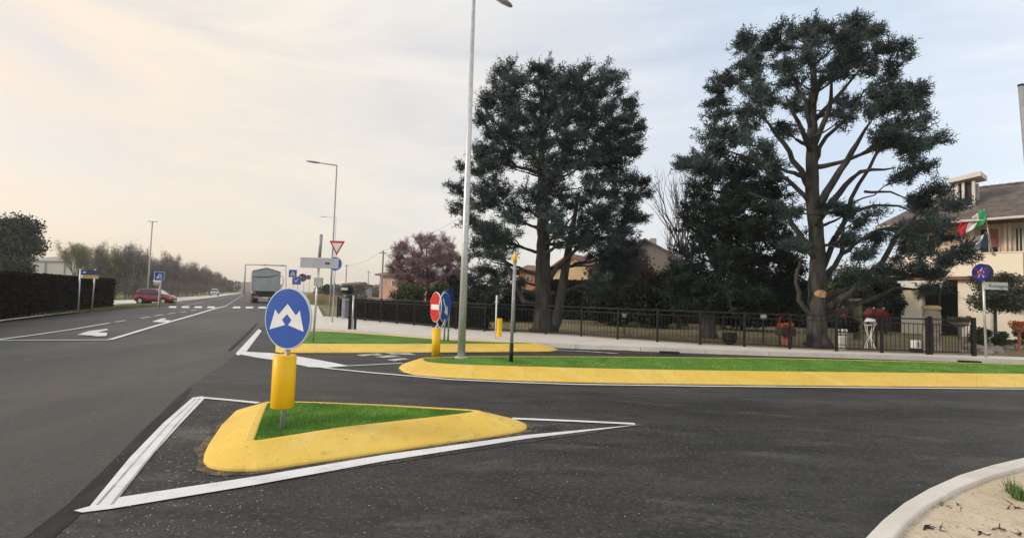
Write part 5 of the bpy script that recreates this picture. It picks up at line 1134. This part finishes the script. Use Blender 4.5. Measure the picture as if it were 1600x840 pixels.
# bird houses
def birdhouse(px, y0, y1, by, w, label, roofs=1):
    b = gbase(px,by); b.y += 1.0; b.x = AT(px,by,b.y).x; k = b.y/F; r = thing('bird_house', b, label, 'bird house', 'red bird houses in the garden'); z1, z0 = HZ(b,y0), HZ(b,y1)
    MB().tube([b,Vector((b.x,b.y,z0))],.03,8).build('post', m_black, r); zz = z0+(z1-z0)*.5
    for i in range(roofs):
        cx = b.x + (i-(roofs-1)/2)*w*k/roofs; ww = w*k/roofs
        MB().box((cx,b.y,(z0+zz)/2),(ww*.85,.3,zz-z0)).build('box', m_redp, r)
        mb = MB(); p = [(cx-ww*.58,b.y-.2,zz-.02),(cx+ww*.58,b.y-.2,zz-.02),(cx,b.y-.2,z1)]; q = [(x,y+.4,z) for x,y,z in p]; mb.add(p+q,[(0,1,2),(5,4,3),(0,3,4,1),(1,4,5,2),(2,5,3,0)]); mb.build('roof', m_redp, r)
        MB().tube([(cx,b.y-.155,(z0+zz)/2),(cx,b.y-.175,(z0+zz)/2)],ww*.22,14).build('entrance', m_terra if roofs == 1 else m_dark, r)
        balls(r,'finial',m_frame,[Vector((cx+ww*.1,b.y-.1,z1+.02))],.035)
birdhouse(1313,481,496,543,15,'single red bird house with round pale face right of the big cedar trunk',1)
birdhouse(1369,482,500,545,30,'double red bird house beside the white garden table',2)
# white ornaments
b = gbase(1316,547); b.y += .5; b.x = AT(1316,547,b.y).x; k = b.y/F; r = thing('white_pedestal', b, 'white pedestal carrying three white balls behind the fence right of the cedar', 'garden ornament'); MB().box(b+Vector((0,0,.30)),(9*k,.2,.30)).build('block', m_frame, r, bevel=.03); MB().box(b+Vector((0,0,.07)),(7*k,.16,.14)).build('foot', m_frame, r); balls(r,'balls',m_frame,[b+Vector((x*k,0,.62)) for x in (-7,0,6)],.055); MB().box(b+Vector((0,0,.52)),(14*k,.03,.03)).build('arm', m_frame, r)
b = gbase(1359,548); b.y += .8; b.x = AT(1359,548,b.y).x; k = b.y/F; r = thing('garden_table', b, 'small white metal garden table with a draped top', 'table'); mb = MB(); mb.tube([b+Vector((0,0,.80)),b+Vector((0,0,.83))],8*k,20); mb.build('top', m_frame, r)
for i in range(4): a_ = i*1.57+.5; MB().tube([b+Vector((math.cos(a_)*8*k,math.sin(a_)*8*k,0)),b+Vector((math.cos(a_)*2*k,math.sin(a_)*2*k,.4)),b+Vector((math.cos(a_)*7*k,math.sin(a_)*7*k,.8))],.016,6).build('leg', m_swhite, r)
rs_ = np.random.RandomState(5); MB().tube([b+Vector((-9*k,0,.86)),b+Vector((-3*k,0,.98)),b+Vector((6*k,0,.94)),b+Vector((10*k,0,.84))],[.04,.08,.09,.04],8).build('draped_cloth', m_swhite, r, smooth=True)
b = gbase(1431,549.5); k = b.y/F; r = thing('lantern', b, 'small white cube lantern on a black foot left of the stone pillar', 'lantern'); MB().box(b+Vector((0,0,.06)),(13*k,.25,.12)).build('foot', m_black, r); MB().box(b+Vector((0,0,.26)),(9*k,.2,.26)).build('box', m_swhite, r, bevel=.01); MB().box(b+Vector((0,-.104,.26)),(3.5*k,.01,.14)).build('pane', m_sback, r)
b = gbase(1456,551); b.y += .6; b.x = AT(1456,551,b.y).x; k = b.y/F; r = thing('stone_pillar', b, 'rough stone pillar with pale yellow slab on top behind the gate', 'pillar'); z1 = HZ(b,490); mb = MB(); rs = random.Random(2)
mb.tube([b+Vector((rs.uniform(-.02,.02),0,z1*i/8)) for i in range(9)],[11*k*rs.uniform(.88,1.1) for _ in range(9)],9); mb.build('shaft', m_stone2, r); MB().tube([b+Vector((0,0,z1)),b+Vector((0,0,z1+.05)),b+Vector((0,0,z1+.13)),b+Vector((0,0,z1+.17))],[9*k,12.5*k,12*k,8*k],16).build('slab', mat('yellow_stone',(.52,.38,.19),None,5,.9), r, smooth=True)
for i in range(26):
    a_ = rs.uniform(3.4,6.0); z = rs.uniform(.1,z1-.1); p = b+Vector((math.cos(a_)*10.5*k,math.sin(a_)*10.5*k,z)); MB().tube([p-Vector((.05,0,0)),p,p+Vector((.05,0,0))],[.02,.045,.02],6).build('stone', m_stone2, r)
b = gbase(1340,537); b.y += 2.6; b.x = AT(1340,537,b.y).x; k = b.y/F; r = thing('stone_column', b, 'pale weathered column in the dark garden right of the cedar trunk', 'column'); z1 = HZ(b,470); MB().tube([b,b+Vector((0,0,.1)),b+Vector((0,0,z1-.2)),b+Vector((0,0,z1-.11))],[8*k,6.5*k,6*k,7.5*k],14).build('shaft', mat('mossy_stone',(.20,.18,.11),(.12,.11,.07),4,.95), r); MB().box(b+Vector((0,0,z1-.06)),(16*k,16*k,.1)).build('capital', m_stone2, r)
# flower bowls
b = gbase(1593,552); b.y += 1.4; b.x = AT(1593,552,b.y).x; k = b.y/F; z0, z1 = HZ(b,520), HZ(b,504); r = thing('flower_bowl', b, 'footed bowl of orange plants at the right edge below the window', 'planter'); MB().tube([b,b+Vector((0,0,.05)),Vector((b.x,b.y,z0)),Vector((b.x,b.y,z0+.1)),Vector((b.x,b.y,z0+.2))],[.16,.05,.05,.16,.24],16).build('bowl', m_terra, r, smooth=True)
rs_ = np.random.RandomState(8); raw_tris('plants', leaves(np.c_[b.x+(rs_.rand(300)-.5)*20*k, b.y+(rs_.rand(300)-.5)*.35, z0+.2+rs_.rand(300)*(z1-z0)*.6], .07, rs_), m_orange, r)
b = gbase(1500,552); b.y += .9; b.x = AT(1500,552,b.y).x; k = b.y/F; z0 = HZ(b,503); r = thing('flower_bowl', b, 'green plant bowl with a red bloom just above the right part of the gate', 'planter'); MB().tube([b,b+Vector((0,0,.05)),Vector((b.x,b.y,z0-.2)),Vector((b.x,b.y,z0-.1)),Vector((b.x,b.y,z0))],[.16,.06,.06,.2,.3],16).build('bowl', m_stone2, r, smooth=True)
raw_tris('plants', leaves(np.c_[b.x+(rs_.rand(400)-.5)*26*k, b.y+(rs_.rand(400)-.5)*.35, z0+rs_.rand(400)*.16], .08, rs_), m_olive, r); raw_tris('red_bloom', leaves(np.c_[b.x+10*k+(rs_.rand(60)-.5)*.16, b.y-.1+(rs_.rand(60)-.5)*.1, z0+.08+rs_.rand(60)*.14], .06, rs_), m_fr, r)
# rocks of the rock garden
rs = random.Random(19); sizes = []
for i in range(22):
    px = rs.uniform(1532,1612); py = rs.uniform(541,557); p = G(px,py,.12); s = rs.uniform(.10,.26); mb = MB(); n = 8; vs = []
    for zf, rf_ in ((0,.9),(.35,1),(.75,.7),(1,.3)):
        for j in range(n): a_ = j*6.283/n; q = rf_*s*rs.uniform(.75,1.1); vs.append((p.x+math.cos(a_)*q*1.2, p.y+.6+math.sin(a_)*q, .10+zf*s*.9))
    mb.add(vs,[(j_*n+k_,j_*n+(k_+1)%n,(j_+1)*n+(k_+1)%n,(j_+1)*n+k_) for j_ in range(3) for k_ in range(n)]+[tuple(3*n+k_ for k_ in range(n))])
    tag(mb.build('rock', m_stone2, loc=(p.x,p.y+.6,.1)), 'weathered brown rock in the rock garden at the foot of the street name post', 'rock', 'rocks of the rock garden')

# ================================================================ HAZE
HAZE = 0.0006
if HAZE:
    mb = MB(); mb.box((0,350,15),(1460,1180,34.2)); o = mb.build('haze', bpy.data.materials.new('haze')); tag(o, 'thin pale haze over the whole place', 'haze', kind='stuff')
    m = o.data.materials[0]; m.use_nodes = True; n = m.node_tree.nodes; n.remove(n['Principled BSDF']); v = n.new('ShaderNodeVolumePrincipled'); v.inputs['Color'].default_value = (.92,.88,.85,1); v.inputs['Density'].default_value = HAZE; v.inputs['Anisotropy'].default_value = .2
    m.node_tree.links.new(v.outputs[0], n['Material Output'].inputs['Volume'])
